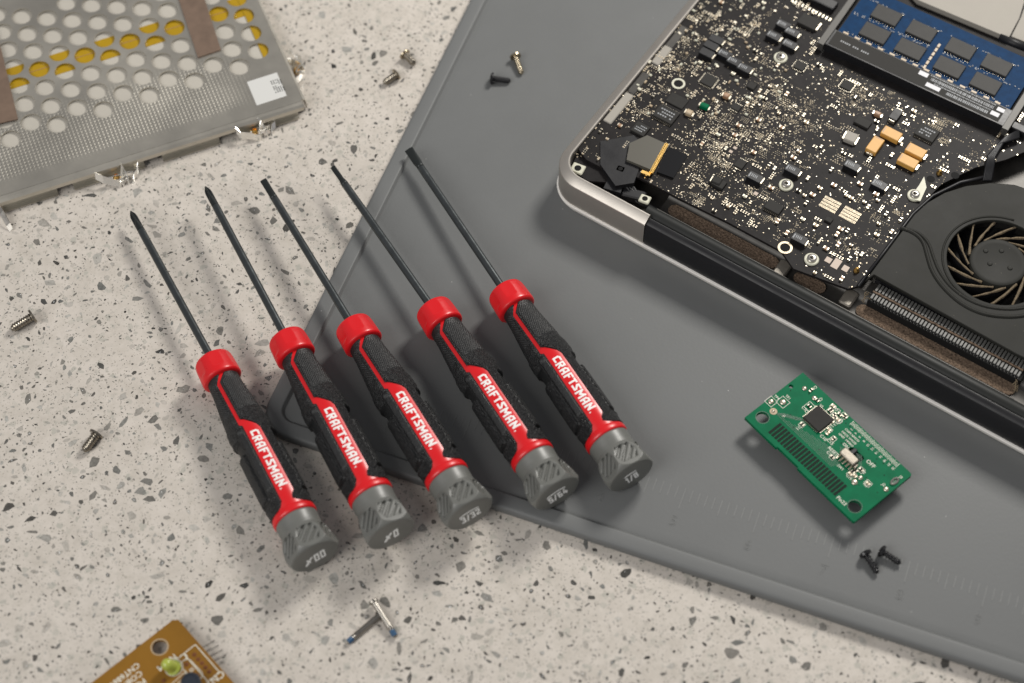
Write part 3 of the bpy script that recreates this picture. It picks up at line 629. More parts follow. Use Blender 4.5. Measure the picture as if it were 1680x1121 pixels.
# silver stands between the slots
for a in ((1283, 440), (1392, 488)):
    x, y = LP(*a, 13); mb = MB(); mb.box((x, y+.6, 11.2), (4.6, 7.0, 2.6), 0, 0, .5); mb.build('hinge_bracket', mat('bracket metal', (.22, .20, .17), .45, .5, var=.2, vscale=300), lap)

# main board
def poly(pts, z=ZB): return [(max(4.25, LP(u, v, z)[0]), max(4.3, LP(u, v, z)[1])) for u, v in pts]
board_px = [(1150, -60), (1062, 70), (1000, 152), (962, 208), (940, 240), (962, 262), (1003, 283), (1050, 292), (1113, 325), (1195, 365), (1282, 412), (1302, 441), (1392, 474), (1414, 468), (1502, 345), (1545, 302), (1600, 275), (1650, 262), (1800, 200), (1800, -60)]
mb = MB(); mb.prism(poly(board_px), ZB-1.2, ZB); mb.build('main_board', M['mobo'], lap)
mb = MB(); mb.prism(poly([(925, 232), (1010, 205), (1050, 262), (1010, 300), (965, 297), (935, 278)], 15.2), 14.2, 15.2); mb.build('audio_board', M['mobo'], lap)
mb = MB(); 
for k in range(28):
    a = (942+random.uniform(0, 35), 262-random.uniform(0, 38)); x, y = LP(*a, 15.3); mb.box((x, y, 15.28), (random.uniform(.3, .7), random.uniform(.25, .5), .12), 0)
mb.build('audio_pads', M['padgold'], lap, kind='stuff')

def screw_disc(u, v, r=2.3, z=ZB, seat=True):
    x, y = LP(u, v, z+1); mb = MB(); mb.lathe([(r*1.12, 0), (r*1.12, .55), (r*1.0, .8)], (x, y, z), 28); o = mb.build('screw_seat', M['cream'], lap, smooth='auto')
    s = MB(); s.lathe([(r*.74, .8), (r*.74, 1.3), (r*.6, 1.55), (r*.34, 1.6), (r*.30, 1.05)], (x, y, z), 24); s.box((x, y, z+1.35), (r*.9, r*.16, .12), .6, 1); s.build('screw_head', [M['nickel'], M['ink']], o, smooth='auto')
for c in ((1281, 93), (1290, 302), (1332, 424), (1501, 319)): screw_disc(*c)
mb = MB(); q = [LP(1492, 326, 17.4), LP(1510, 330, 17.4), LP(1520, 308, 17.4), LP(1516, 290, 17.4), LP(1508, 304, 17.4)]; mb.prism(q, 17.0, 17.5); mb.build('ground_tab', M['cream'], lap)
def ring(u, v, r0, r1, m='cream', z=ZB):
    x, y = LP(u, v, z); mb = MB(); mb.lathe([(r0, .05), (r0, .3), (r1, .3), (r1, .05)], (x, y, z), 28, caps=False); mb.lathe([(r0-.25, .02), (r0*.5, .03)], (x, y, z), 24, 1)
    mb.build('mounting_ring', [M[m], M['ink']], lap)
ring(1113, 138, 1.75, 2.5, z=ZB); ring(997, 229, 1.6, 2.3, 'padgold', 15.3); ring(1288, 407, 1.8, 2.6, 'padgold')
for (u, v, z, s_) in ((948, 277, 15.4, 4.2), (1018, 278, 16.6, 2.8), (1058, 327, 14.5, 3.4)):
    x, y = LP(u, v, z); mb = MB(); mb.box((x, y, z), (s_*1.15, s_, .8), .15, 0, .3); mb.lathe([(s_*.30, .05), (s_*.30, .45), (.01, .5)], (x, y, z), 18, 1); mb.build('corner_bracket', [M['cream'], M['ink']], lap)
# corner cabling and connector
mb = MB(); mb.prism(poly([(985, 232), (1040, 222), (1060, 245), (1040, 300), (1010, 305), (985, 270)], 17.0), 14, 17.0); mb.build('black_tape', M['blackp'], lap)
mb = MB(); mb.prism(poly([(1033, 235), (1062, 222), (1098, 238), (1072, 280), (1028, 262)], 18.2), 16.6, 18.2); fc = mb.build('cable_film', mat('grey film', (.085, .08, .065), .3), lap)
mb = MB(); a, b = LP(1094, 236, 18.2), LP(1068, 284, 18.2); ang = math.atan2(b[1]-a[1], b[0]-a[0]); L = math.hypot(b[0]-a[0], b[1]-a[1])
for k in range(26): t = (k+.5)/26; mb.box((a[0]+(b[0]-a[0])*t, a[1]+(b[1]-a[1])*t, 17.9), (L/26*.55, 1.5, .9), ang)
mb.build('gold_contacts', M['gold'], fc)
mb = MB(); mb.tube([(*a, 18.3), (*b, 18.3)], .28); mb.box((b[0]-1.6, b[1]-.8, 17.6), (3.4, 1.3, .8), ang+1.57); mb.build('gold_edge', M['gold'], fc)
mb = MB(); mb.prism(poly([(1098, 240), (1128, 255), (1105, 292), (1078, 282)], 17.4), 16.6, 17.4); mb.build('black_foil', mat('glossy black foil', (.006, .006, .007), .15), lap)
mb = MB(); mb.prism(poly([(1003, 283), (1028, 290), (1018, 318), (990, 310)], 15), 10, 15.5); mb.box((*LP(1040, 318, 14), 13), (9, 4, 3), .3, 0, .5); mb.build('antenna_holder', M['blackp'], lap)
mb = MB()
for k in range(3): mb.tube([(*LP(1010+6*k, 300, 14), 14), (*LP(1030+5*k, 310, 14), 14.5), (*LP(1045+4*k, 330, 13), 12.5), (*LP(1075+5*k, 345, 12), 11)], .55, 8)
mb.build('antenna_cable', M['blackp'], lap, smooth=True)
# side sockets under the left rim
for (u0, v0, u1, v1, m_) in ((1016, 140, 1045, 118, 'tray'), (983, 192, 1018, 152, 'tapebrown'), (1075, 65, 1100, 38, 'tray'), (1052, 92, 1072, 70, 'tapebrown')):
    a, b = LP(u0, v0, 16), LP(u1, v1, 16); mb = MB(); mb.box((6.2, (a[1]+b[1])/2, 14.9), (3.4, abs(b[1]-a[1])+2, 4.0), 0, 0, .3); mb.build('side_socket', M[m_] if m_ == 'tray' else M['alu_light'], lap)

# occupied zones so that the tiny pads do not run through the chips
OCC = []
def occ(x, y, hw, hh): OCC.append((x, y, hw, hh))
def chip_part(u, v, w_, h, t=1.0, m='chip', name='chip', ang=0, legs=0, mark=False, ends=None, parent=None, z=ZB):
    x, y = LP(u, v, z+t); mb = MB(); mb.box((x, y, z+t/2+.02), (w_, h, t), ang, 0, .12)
    if legs:
        n = int(w_/.65)
        for i in range(n):
            for s_ in (-1, 1):
                dx, dy = (i-(n-1)/2)*.65, s_*(h/2+.28); c, s2 = math.cos(ang), math.sin(ang); mb.box((x+dx*c-dy*s2, y+dx*s2+dy*c, z+.2), (.28, .5, .3), ang, 1)
                if legs > 1: dx, dy = dy, dx; mb.box((x+dx*c-dy*s2, y+dx*s2+dy*c, z+.2), (.5, .28, .3), ang, 1)
    if ends is not None:
        for s_ in ends: c, s2 = math.cos(ang), math.sin(ang); dx = s_*(w_/2+.1); mb.box((x+dx*c, y+dx*s2, z+t*.38), (w_*.14, h*.72, t*.72), ang, 1)
    o = mb.build(name, [M[m], M['solder']], parent or lap)
    if mark:
        k = MB()
        for r in range(3):
            yy = y + (r-1)*h*.22
            for i in range(6):
                if random.random() < .8: k.box((x+(i-2.5)*w_*.12, yy, z+t+.04), (w_*.08, h*.09, .02), ang)
        k.build('chip_marking', M['greyprint'], o)
    occ(x, y, w_/2+.5, h/2+.5); return o
chip_part(1093, 187, 8.2, 6.2, 1.1, mark=True, legs=1); chip_part(1163, 131, 5.2, 5.2, .9, legs=2); chip_part(1051, 211, 5.5, 5.0, 1.0, mark=True)
chip_part(1111, 165, 7.2, 5.0, .5); chip_part(1328, 35, 7.5, 5.5, 1.4, ends=(1,)); chip_part(1521, 217, 7.5, 6.2, 1.2, legs=1, mark=True)
chip_part(1390, 139, 4.6, 4.2, .9, legs=2); chip_part(1416, 200, 5.8, 3.6, 1.0); chip_part(1313, 107, 4.4, 4.0, .9, legs=2); chip_part(1270, 339, 6.0, 4.2, 1.2, legs=1)
chip_part(1208, 175, 3.4, 3.0, .8, legs=1); chip_part(1234, 140, 3, 3, .8); chip_part(1360, 360, 2.6, 2.0, .8); chip_part(1180, 300, 4.6, 3.6, 1.2); chip_part(1215, 268, 3.4, 4, .9, legs=1)
for (u, v, a, mk_) in ((1190, 88, 0, 1), (1205, 100, 0, 1), (1222, 111, 0, 1), (1270, 58, 0, 1), (1296, 72, 0, 1), (1301, 278, 0, 1), (1398, 271, 0, 1), (1443, 302, 0, 1), (1312, 391, 0, 1), (1239, 290, 0, 1), (1470, 187, 1.57, 0), (1176, 64, 0, 0), (1167, 74, 0, 0), (1160, 86, 0, 0), (1286, 40, 0, 1), (1300, 52, 0, 1)):
    o = chip_part(u, v, 5.4, 3.2, 2.0, name='power_transistor', ang=a, ends=(1,) if a == 0 else (1, -1), m='blackp')
    if mk_:
        x, y = LP(u, v, ZB+2); k = MB()
        for i in range(4): k.box((x-1.3+i*.62, y+.1, ZB+2.06), (.3, 1.3, .02), .12)
        k.box((x-2.1, y-.1, ZB+2.06), (.5, 1.9, .02)); k.build('printed_marking', M['greyprint'], o)
for (u, v, a) in ((1436, 237, 1.57), (1463, 219, 0), (1503, 247, 0), (1490, 264, 0)):
    x, y = LP(u, v, ZB+2); mb = MB(); mb.box((x, y, ZB+1.15), (7.0, 4.1, 2.1), a, 0, .18); e_ = -1 if a else 1
    dx, dy = (0, e_*3.75) if a else (3.75, 0); mb.box((x+dx, y+dy, ZB+.6), (1.0 if not a else 2.4, 2.4 if not a else 1.0, 1.1), 0, 1); mb.box((x-dx*.80, y-dy*.80, ZB+2.215), (.35 if not a else 2.8, 2.8 if not a else .35, .02), 0, 2)
    mb.build('tantalum_capacitor', [M['tantal'], M['solder'], M['copper']], lap); occ(x, y, 4.4 if not a else 2.8, 2.8 if not a else 4.4)
for (u, v, w_, h, m_) in ((1396, 226, 4.4, 4.4, 'alu_light'), (1176, 297, 3.6, 3.2, 'chip'), (1131, 185, 2.6, 2.2, 'tan'), (1156, 174, 3.4, 2.0, 'green'), (1440, 187, 2.6, 1.7, 'copper'), (1192, 157, 2.4, 2.0, 'copper')):
    x, y = LP(u, v, ZB+1); mb = MB(); mb.box((x, y, ZB+.9), (w_, h, 1.7), .1, 0, .35)
    for s_ in (-1, 1): mb.box((x+s_*(w_/2+.25), y, ZB+.5), (.6, h*.8, .9), .1, 1)
    mb.build('inductor', [M[m_], M['solder']], lap); occ(x, y, w_/2+.8, h/2+.5)
for (u, v) in ((1362, 336), (1395, 353)):
    x, y = LP(u, v); mb = MB(); occ(x, y, 4.2, 3.4)
    for r in range(4):
        for c in range(17): mb.box((x-3.1+c*.385, y-2.1+r*1.38, ZB+.1), (.17, 1.1, .12))
    mb.build('contact_array', M['padgold'], lap)
for (u, v, w_, h) in ((1359, 427, 2.2, 2.2), (1372, 433, 2.6, 4.2), (1387, 441, 2.2, 2.4), (1199, 249, 1.3, 1.1), (1206, 243, 1.3, 1.1), (1240, 318, 1.5, 1.4)):
    x, y = LP(u, v); mb = MB(); mb.box((x, y, ZB+.08), (w_, h, .14)); mb.build('test_pad', mat('bare copper land', (.45, .36, .29), .5), lap); occ(x, y, w_/2+.3, h/2+.3)
for (u, v) in ((1405, 445), (1541, 285)):
    x, y = LP(u, v); mb = MB(); mb.lathe([(1.1, 0), (1.1, .4), (.7, .9), (.5, 1.8), (.01, 2.0)], (x, y, ZB), 14); mb.build('brass_post', M['gold'], lap, smooth='auto'); occ(x, y, 1.4, 1.4)
for (u, v) in ((1567, 288), (1527, 294)):
    x, y = LP(u, v); mb = MB(); mb.lathe([(1.5, .03), (.01, .035)], (x, y, ZB), 20); mb.build('board_hole', M['ink'], lap); occ(x, y, 1.8, 1.8)  # flat black disc on the solid board paints the dark of a hole

# memory module
ram_z = 19.6
def RP(u, v): return LP(u, v, ram_z)
a0, a1 = np.array(RP(1374, 53)), np.array(RP(1655, 182)); L = np.hypot(*(a1-a0)); dx_, dy_ = (a1-a0)/L
ang = math.atan2(dy_, dx_); nx_, ny_ = -dy_, dx_
def Q(s, t): return (a0[0]+dx_*s+nx_*t, a0[1]+dy_*s+ny_*t)
mb = MB(); mb.prism([Q(0, 0), Q(L, 0), Q(L, 26), Q(0, 26)], ram_z-1.0, ram_z); ram = mb.build('memory_module', M['blue'], lap)
mb = MB(); mb.prism([Q(-1.0, -8.2), Q(L+1.2, -8.2), Q(L+1.2, -.1), Q(-1.0, -.1)], ZB, ram_z+1.0); sl = mb.build('memory_slot', M['blackp'], lap)
mb = MB(); mb.prism([Q(-.2, -7.6), Q(L-1, -7.6), Q(L-1, -.4), Q(-.2, -.4)], ram_z+1.02, ram_z+1.08); lb = mb.build('slot_label', mat('slot label', (.026, .025, .023), .6, spec=.12), sl)
mb = MB()
for (s, t, w_, h) in ((L*.52, -1.9, 3.6, 2.0), (L*.60, -5.6, 5.6, 1.9), (L*.965, -2.1, 2.8, 1.8), (L*.95, -4.9, 3.2, 1.9)):
    x, y = Q(s, t); mb.box((x, y, ram_z+1.12), (w_, h, .05), ang)
s = L*.57
for r, (t, s0, s1) in enumerate(((-1.0, .56, .93), (-2.6, .57, .93), (-4.1, .60, .92), (-5.7, .68, .92))):
    s = L*s0
    while s < L*s1:
        k = random.uniform(.18, .5); x, y = Q(s, t); mb.box((x, y, ram_z+1.12), (k, .55 if r in (0, 2) else 1.35, .05), ang, 1); s += k + random.uniform(.15, .3)
for i in range(14):
    if i in (5, 9): continue
    x, y = Q(3.5+i*.85, -4.0 - i*.02); mb.box((x, y, ram_z+1.12), (.5, .75, .05), ang, 1)
mb.build('label_print', [M['white'], M['greyprint']], lb)
arm_m = mat('slot arm', (.07, .068, .064), .45, .3, spec=.2)
for sx in (-2.6, L+2.4): 
    mb = MB(); mb.prism([Q(sx-1.2, -8.8), Q(sx+1.2, -8.8), Q(sx+1.2, 4), Q(sx+1.0, 25), Q(sx-1.0, 25), Q(sx-1.2, 4)], ZB, ram_z+.6); mb.build('slot_arm', arm_m, sl)
for s_, row in ((12.2, 0), (26.7, 0), (42.6, 0), (57.2, 0), (12.2, 1), (26.7, 1), (42.6, 1), (57.2, 1)):
    x, y = Q(s_ - (.0 if row == 0 else .3), 6.4 if row == 0 else 16.6); mb = MB(); mb.box((x, y, ram_z+.55), (10.4, 7.0, 1.0), ang, 0, .15)
    for i in range(9): 
        for t_ in (-3.9, 3.9): xx, yy = Q(s_-4.6+i*1.15, (6.4 if row == 0 else 16.6)+t_); mb.box((xx, yy, ram_z+.06), (.5, .38, .1), ang, 1)
    mb.build('memory_chip', [M['chip_ram'], M['solder']], ram)
mb = MB()
for k in range(14):
    x, y = Q(3 + k*4.75 + random.uniform(-.2, .2), .9); mb.box((x, y, ram_z+.25), (2.1, .8, .5), ang, 0)
for k in range(6): x, y = Q(34.8, 2 + k*2.4); mb.box((x, y, ram_z+.25), (.9, 1.7, .5), ang, 0)
for k in range(150):
    x, y = Q(random.uniform(1, L-1), random.choice([1.8, 11.3, 11.9, 20.8])+random.uniform(-.3, .3)); mb.box((x, y, ram_z+.12), (.45, .35, .2), ang, 1)
mb.build('memory_resistors', [M['tan'], M['greyprint']], ram, kind='stuff')
xm, ym = Q(L/2, 8); occ(xm, ym, L/2+1, 20)
# battery beyond the memory and the drive cable
b0, b1 = np.array(LP(1490, -8, 19)), np.array(LP(1640, 60, 19))
mb = MB(); mb.prism([LP(1470, -40, 19), LP(1506, 0, 19), LP(1655, 62, 19), LP(1672, 30, 19), LP(1700, -60, 19)], 9, 19); mb.build('battery', M['alu_light'], lap)
mb = MB(); mb.prism([LP(1660, 58, 19), LP(1685, 68, 19), LP(1760, -60, 19), LP(1706, -60, 19), LP(1676, 26, 19)], 9, 18.4); mb.build('battery_frame', M['alu_light'], lap)
mb = MB(); mb.tube([(*LP(1640, 60, 21), 20.5), (*LP(1690, 80, 21), 20.5)], 1.5, 10); mb.build('latch_bar', M['blackp'], lap, smooth=True)
mb = MB()
for k in range(6): mb.tube([(*LP(1672, 214+2*k, 19), 18.5), (*LP(1650-2*k, 225+2*k, 19), 18.8), (*LP(1632-2*k, 255, 19), 18.2), (*LP(1627-2.2*k, 292, 19), 17.2)], .62, 8)
mb.build('fan_cable', M['blackp'], lap, smooth=True)
mb = MB(); mb.box((*LP(1674, 210, 19), 18), (6, 3, 2.6), ang, 0, .2); mb.build('cable_plug', M['blackp'], lap)

# surface mounted parts: the hundred largest as parts, the rest as stuff
bx = poly(board_px)
def inside(x, y, poly_):
    c = False; n = len(poly_)
    for i in range(n):
        (ax, ay), (bx_, by_) = poly_[i], poly_[(i+1) % n]
        if (ay > y) != (by_ > y) and x < (bx_-ax)*(y-ay)/(by_-ay)+ax: c = not c
    return c
def clear(x, y, r=.3):
    return not any(abs(x-a) < b+r and abs(y-c) < d+r for a, c, b, d in OCC)
rnd = random.Random(5)
lo = np.min(bx, 0); hi = np.max(bx, 0); hi[0] = min(hi[0], 150); hi[1] = min(hi[1], 120)
for (u, v) in ((1281, 93), (1290, 302), (1332, 424), (1501, 319), (1113, 138), (1288, 407), (1067, 252), (1100, 265)): x, y = LP(u, v); occ(x, y, 3.4, 3.2)
protos = []
for m_, w_, h in (('tan', 1.7, .9), ('copper', 1.9, 1.1), ('chip', 1.6, .9), ('tan', 1.2, .7), ('cream', 1.6, .9)):
    mb = MB(); mb.box((0, 0, .42), (w_*.56, h, .8), 0, 0); 
    for s_ in (-1, 1): mb.box((s_*w_*.39, 0, .43), (w_*.22, h*1.03, .84), 0, 1)
    me = bpy.data.meshes.new('capacitor'); me.from_pydata([(a*S, b*S, c*S) for a, b, c in mb.v], [], mb.f); me.materials.append(M[m_]); me.materials.append(M['solder']); me.polygons.foreach_set('material_index', mb.mi); me.update(); protos.append(me)
big = 0; smd = MB(); tries = 0
hand = [(1325,294),(1310,314),(1372,330),(1388,322),(1396,326),(1424,341),(1418,333),(1440,330),(1317,361),(1338,371),(1343,399),(1373,386),(1379,377),(1375,403),(1355,409),(1357,418),(1345,310),(1368,305),(1333,321),(1390,380),(1360,306),(1411,303),(1419,301),(1437,320)]
while big < 100 and tries < 4000:
    tries += 1
    if tries <= len(hand): x, y = LP(*hand[tries-1])
    else: x, y = rnd.uniform(lo[0], hi[0]), rnd.uniform(lo[1], hi[1])
    if not inside(x, y, bx) or not clear(x, y, .9): continue
    o = link('capacitor', protos[rnd.randrange(5)], lap); o.location = (x*S, y*S, ZB*S); o.rotation_euler = (0, 0, rnd.choice([0, math.pi/2])); occ(x, y, .9, .9); big += 1
n = 0
while n < 330:
    cx, cy = rnd.uniform(lo[0], hi[0]), rnd.uniform(lo[1], hi[1]); k = rnd.randint(1, 5); hz = rnd.random() < .5
    for i in range(k):
        x, y = (cx+i*1.0, cy) if not hz else (cx, cy+i*.95)
        if not inside(x, y, bx) or not clear(x, y, .35): continue
        a = 0 if hz else math.pi/2; m_ = rnd.choice([0, 0, 2]); smd.box((x, y, ZB+.22), (.5, .45, .4), a, m_)
        for s_ in (-1, 1): d = .36*s_; smd.box((x+d*math.cos(a), y+d*math.sin(a), ZB+.23), (.24, .48, .42), a, 1)
        n += 1
n = 0
while n < 75:
    u, v = rnd.uniform(1010, 1290), rnd.uniform(-5, 190)
    if (u-1010)*.9 + (v-190)*.0 < 0 or (u - 1010) < (190-v)*.72: continue
    x, y = LP(u, v)
    if not inside(x, y, bx) or not clear(x, y, .5): continue
    a = rnd.choice([0, math.pi/2, .1]); smd.box((x, y, ZB+.35), (rnd.uniform(.9, 1.5), rnd.uniform(.6, .85), .6), a, rnd.choice([3, 3, 1, 0]), .15); n += 1
smd.build('surface_components', [M['tan'], M['solder'], M['chip'], M['cream']], lap, kind='stuff')
pads = MB(); n = 0
def dot(x, y, r, m_):
    pads.add([(x+r*math.cos(i*math.pi/3), y+r*math.sin(i*math.pi/3), ZB+.09) for i in range(6)] + [(x, y, ZB+.16)], [(i, (i+1) % 6, 6) for i in range(6)], m_)
# regions of vias: (centre px, spread mm, density)
zones = [((1190, 200), 17, 46), ((1250, 240), 16, 34), ((1160, 250), 13, 30), ((1320, 190), 11, 18), ((1240, 330), 12, 22), ((1110, 60), 16, 26), ((1080, 110), 12, 26), ((1030, 175), 9, 22), ((1410, 160), 12, 26), ((1450, 130), 14, 12), ((1530, 190), 12, 18), ((1340, 250), 16, 14), ((1400, 400), 9, 12), ((1440, 340), 9, 10), ((1200, 40), 20, 26), ((1580, 250), 10, 14), ((1150, 310), 9, 18), ((1300, 150), 18, 14), ((1255, 165), 12, 20), ((1300, 380), 10, 10)]
for (c, sp, cnt) in zones:
    zx, zy = LP(*c)
    for _ in range(int(cnt*1.3)):
        cx, cy = rnd.gauss(zx, sp*.5), rnd.gauss(zy, sp*.5); t = rnd.random()
        if t < .55:
            p = rnd.choice([.62, .75, .9]); nx, ny = rnd.randint(2, 7), rnd.randint(1, 5); r = rnd.uniform(.16, .27); off = rnd.random() < .4
            for i in range(nx):
                for j in range(ny):
                    x, y = cx + i*p + (p/2 if off and j % 2 else 0), cy + j*p
                    if rnd.random() < .75 and inside(x, y, bx) and clear(x, y, .1): dot(x, y, r, 0 if rnd.random() < .7 else 1); n += 1
        else:
            for _k in range(rnd.randint(5, 14)):
                x, y = cx+rnd.gauss(0, 1.8), cy+rnd.gauss(0, 1.8)
                if inside(x, y, bx) and clear(x, y, .1): dot(x, y, rnd.uniform(.1, .3), rnd.choice([0, 0, 1])); n += 1
for _ in range(2200):
    x, y = rnd.uniform(lo[0], hi[0]), rnd.uniform(lo[1], hi[1])
    if inside(x, y, bx) and clear(x, y, .05): dot(x, y, rnd.uniform(.08, .2), 0)
for _ in range(800):      # solder lands
    x, y = rnd.uniform(lo[0], hi[0]), rnd.uniform(lo[1], hi[1])
    if inside(x, y, bx) and clear(x, y, .2): pads.box((x, y, ZB+.08), (rnd.uniform(.3, .6), rnd.uniform(.25, .45), .12), rnd.choice([0, 1.5708]), rnd.choice([0, 1]))
pads.build('solder_pads', [M['padgold'], M['solder']], lap, kind='stuff')
for u0, v0, k in ((1283, -5, 0),):
    mb = MB()
    for i in range(12): mb.box((*LP(1300+i*5.6, 1+i*2.9), ZB+.15), (.6, 1.5, .2))
    mb.build('connector_pins', M['solder'], lap)
    mb = MB(); mb.box((*LP(1340, 2), ZB+1.2), (16, 4.2, 2.4), 0, 0, .3); mb.build('board_connector', M['blackp'], lap)

# fan, its cover and the fins
FZ = 18.6
fc_ = np.array(LP(1638, 430, FZ)); R_O, R_H = 17.6, 9.9
cov = [(1420, 460), (1500, 352), (1522, 332), (1550, 316), (1585, 305), (1625, 300), (1665, 303), (1720, 322), (1780, 380), (1790, 520), (1790, 640), (1668, 581), (1560, 521), (1434, 451)]
cover_outline = [LP(u, v, FZ) for u, v in cov]
fan_cov = curve_mesh('fan_cover', [cover_outline, circle(fc_[0], fc_[1], R_O, 64)], FZ-1.6, FZ, M['fancover'], lap, bevel=.25)
mb = MB(); path_px = [(1478, 374), (1500, 382), (1515, 396), (1521, 420), (1529, 447), (1550, 476), (1582, 503), (1622, 519), (1680, 521), (1730, 500)]
pp = [(*LP(u, v, FZ), FZ-.15) for u, v in path_px]
def chaik(p, k=3):
    for _ in range(k):
        q = [p[0]]
        for i in range(len(p)-1): a, b = np.array(p[i]), np.array(p[i+1]); q += [tuple(a*.75+b*.25), tuple(a*.25+b*.75)]
        p = q + [p[-1]]
    return p
pp = chaik(pp); mb.tube(pp, .75, 10)
pp2 = chaik([(*LP(u, v, FZ), FZ-.15) for u, v in ((1478, 374), (1506, 380), (1524, 398), (1531, 422), (1541, 447), (1560, 472), (1590, 494), (1628, 507), (1680, 508), (1730, 486))]); mb.tube(pp2, .6, 10)
mb.build('cover_ridge', M['fancover'], fan_cov, smooth=True)
mb = MB(); a_ = np.linspace(math.radians(100), math.radians(330), 50); mb.tube([(fc_[0]+(R_O+1.6)*math.cos(t), fc_[1]+(R_O+1.6)*math.sin(t), FZ-.1) for t in a_], .45, 8); mb.build('opening_ridge', M['fancover'], fan_cov, smooth=True)
mb = MB(); mb.lathe([(R_O+3, 0), (.01, .02)], (fc_[0], fc_[1], 10.2), 40); mb.build('fan_well', M['ink'], lap)
mb = MB(); mb.lathe([(R_H, -4.5), (R_H, -.5), (R_H-.3, .1), (R_H-1.2, .35), (R_H-2.2, .15), (.01, .2)], (fc_[0], fc_[1], FZ-.2), 56); hub = mb.build('fan_hub', M['fancover'], lap, smooth='auto')
mb = MB()
for (u, v) in ((1617, 412), (1643, 412), (1624, 433), (1657, 440)): x, y = LP(u, v, FZ); mb.lathe([(.95, 0), (.7, .3), (.01, .38)], (x, y, FZ+.0), 16)
mb.build('hub_dimple', M['fancover'], hub, smooth='auto')
NB = 15
for k in range(NB):
    t0 = 2*math.pi*k/NB; pts = []; ri, ro = R_H+.1, R_O+.6
    A_ = np.array([ri*math.cos(t0), ri*math.sin(t0)]); B2 = np.array([ro*math.cos(t0-.86), ro*math.sin(t0-.86)])
    for j in range(9):
        q = j/8; p_ = A_*(1-q)+B2*q; nrm = p_/np.hypot(*p_); p_ = p_ + nrm*.9*q*(1-q)*4*.5; pts.append((fc_[0]+p_[0], fc_[1]+p_[1], FZ-3.2-.5*q))
    mb = MB(); mb.strip(pts, 4.4, .45); o = mb.build('fan_blade', M['blackp'], hub)
    mb = MB(); mb.tube([(x+random.uniform(-.08, .08), y+random.uniform(-.08, .08), z+2.2) for x, y, z in pts], [.26+random.random()*.34 for _ in pts], 6); mb.build('dust_edge', M['dust'], o)
# heat sink fins
f0, f1 = np.array(LP(1426, 487, 15.5)), np.array(LP(1672, 628, 15.5)); Lf = f1[0]-f0[0]
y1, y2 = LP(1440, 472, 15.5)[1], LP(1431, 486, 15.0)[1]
mb = MB(); mb.box(((f0[0]+f1[0])/2, y2+2.2, 12.6), (Lf, 8.2, 3.6)); mb.build('fin_shadow_box', M['ink'], lap)  # black block added as the shade between and below the fins
for row, (yy, w_, z) in enumerate(((y1, 3.3, 15.5), (y2, 2.3, 15.0))):
    mb = MB(); n = int(Lf/1.26)
    for i in range(n): mb.box((f0[0]+.8+i*1.26, yy, z), (.90, w_, .5), 0, 0, .1); mb.box((f0[0]+.8+i*1.26+.36, yy-.3, z-2.2), (.12, w_+.6, 4.0), 0, 0)
    mb.build('heat_sink_fins', mat('fin metal', (.105, .104, .098), .5, .2, var=.3, vscale=300), lap)
mb = MB(); mb.tube([(f0[0]+i*.9, (y1+y2)/2-.2+random.uniform(-.12, .12), 15.4+random.uniform(-.1, .1)) for i in range(int(Lf/.9))], .36, 6); mb.build('dust_line', M['foam'], lap)
for (u, v) in ((1421, 490), (1668, 630)):
    mb = MB()
    for k in range(7): x, y = LP(u+random.uniform(-4, 4), v+random.uniform(-9, 9), 15.5); mb.tube([(x+random.uniform(-1, 1), y+random.uniform(-2, 2), 15+random.uniform(0, 1)), (x, y, 16), (x+random.uniform(-1, 1), y+random.uniform(-2, 2), 15)], .14, 5)
    mb.build('dust_fluff', M['dust'], lap)
mb = MB(); mb.box(((f0[0]+f1[0])/2, y1+2.9, 13.4), (Lf+3, 1.1, 5.2)); mb.build('duct_edge', M['blackp'], lap)
# plastic edge between board and fan
mb = MB(); mb.tube([(*LP(u, v, ZB+.4), ZB+.4) for u, v in ((1408, 470), (1452, 412), (1497, 352), (1530, 322), (1575, 300), (1620, 290))], .7, 8); mb.build('board_edge_guard', M['blackp'], lap, smooth=True)

# ------------------------------------------------------------------ green circuit board
GZ = 6.8+.0
o_, px_ = P(1222, 685, GZ), P(1402, 858, GZ); A_G = math.atan2(px_[1]-o_[1], px_[0]-o_[0]); FG = Frame(o_[0], o_[1], GZ, A_G)
gb = empty('green_circuit_board', (o_[0], o_[1], 0), A_G, label='small green circuit board with square black chip and slide switch on the mat', cat='circuit board')
def G(zx, zy): return FG.loc(1190+zx/3.735, 590+zy/3.735)
L_, Wd = 51.1, 27.2
i0, i1 = G(310, 540)[0], G(443, 660)[0]
cut = [G(742, 545+8), G(775, 532), G(852, 597), G(838, 622), G(790, 668), G(715, 605)]
outl = [(0, 0), (i0, 0), (i0+.15, .55), (i1, .55), (i1+.15, 0), (L_-.5, 0), (L_, .5), (L_, Wd-.6), (L_-.6, Wd), (0, Wd)]
h1, h2, h3 = G(228, 355), G(793, 900), G(403, 165)
slot = [G(745, 560), G(762, 540), G(782, 538), G(846, 594), G(852, 608), G(830, 628), G(812, 622)]
curve_mesh('board', [outl, circle(*h1, 2.15), circle(*h2, 2.25), circle(*h3, .8, 16), slot], GZ-1.5, GZ, M['green'], gb)
mb = MB(); sweep(mb, [(x, y, 0, 0) for x, y in outl[:6]], [(0, GZ-.02), (0, GZ+.0)], False); 
mb = MB(); mb.box((L_*.55, Wd*.52, (GZ-1.5)/2+.02), (30, 11, GZ-1.55), 0, 0, .5); mb.build('underside_connector', M['blackp'], gb)
for hx, hy, r in ((*h1, 2.15), (*h2, 2.25)):
    mb = MB(); mb.lathe([(r, -1.52), (r, .02), (r+.28, .02), (r+.28, .005)], (hx, hy, GZ), 30, caps=False); mb.build('hole_rim', M['greendark'], gb)
cm = MB(); T = GZ+.02
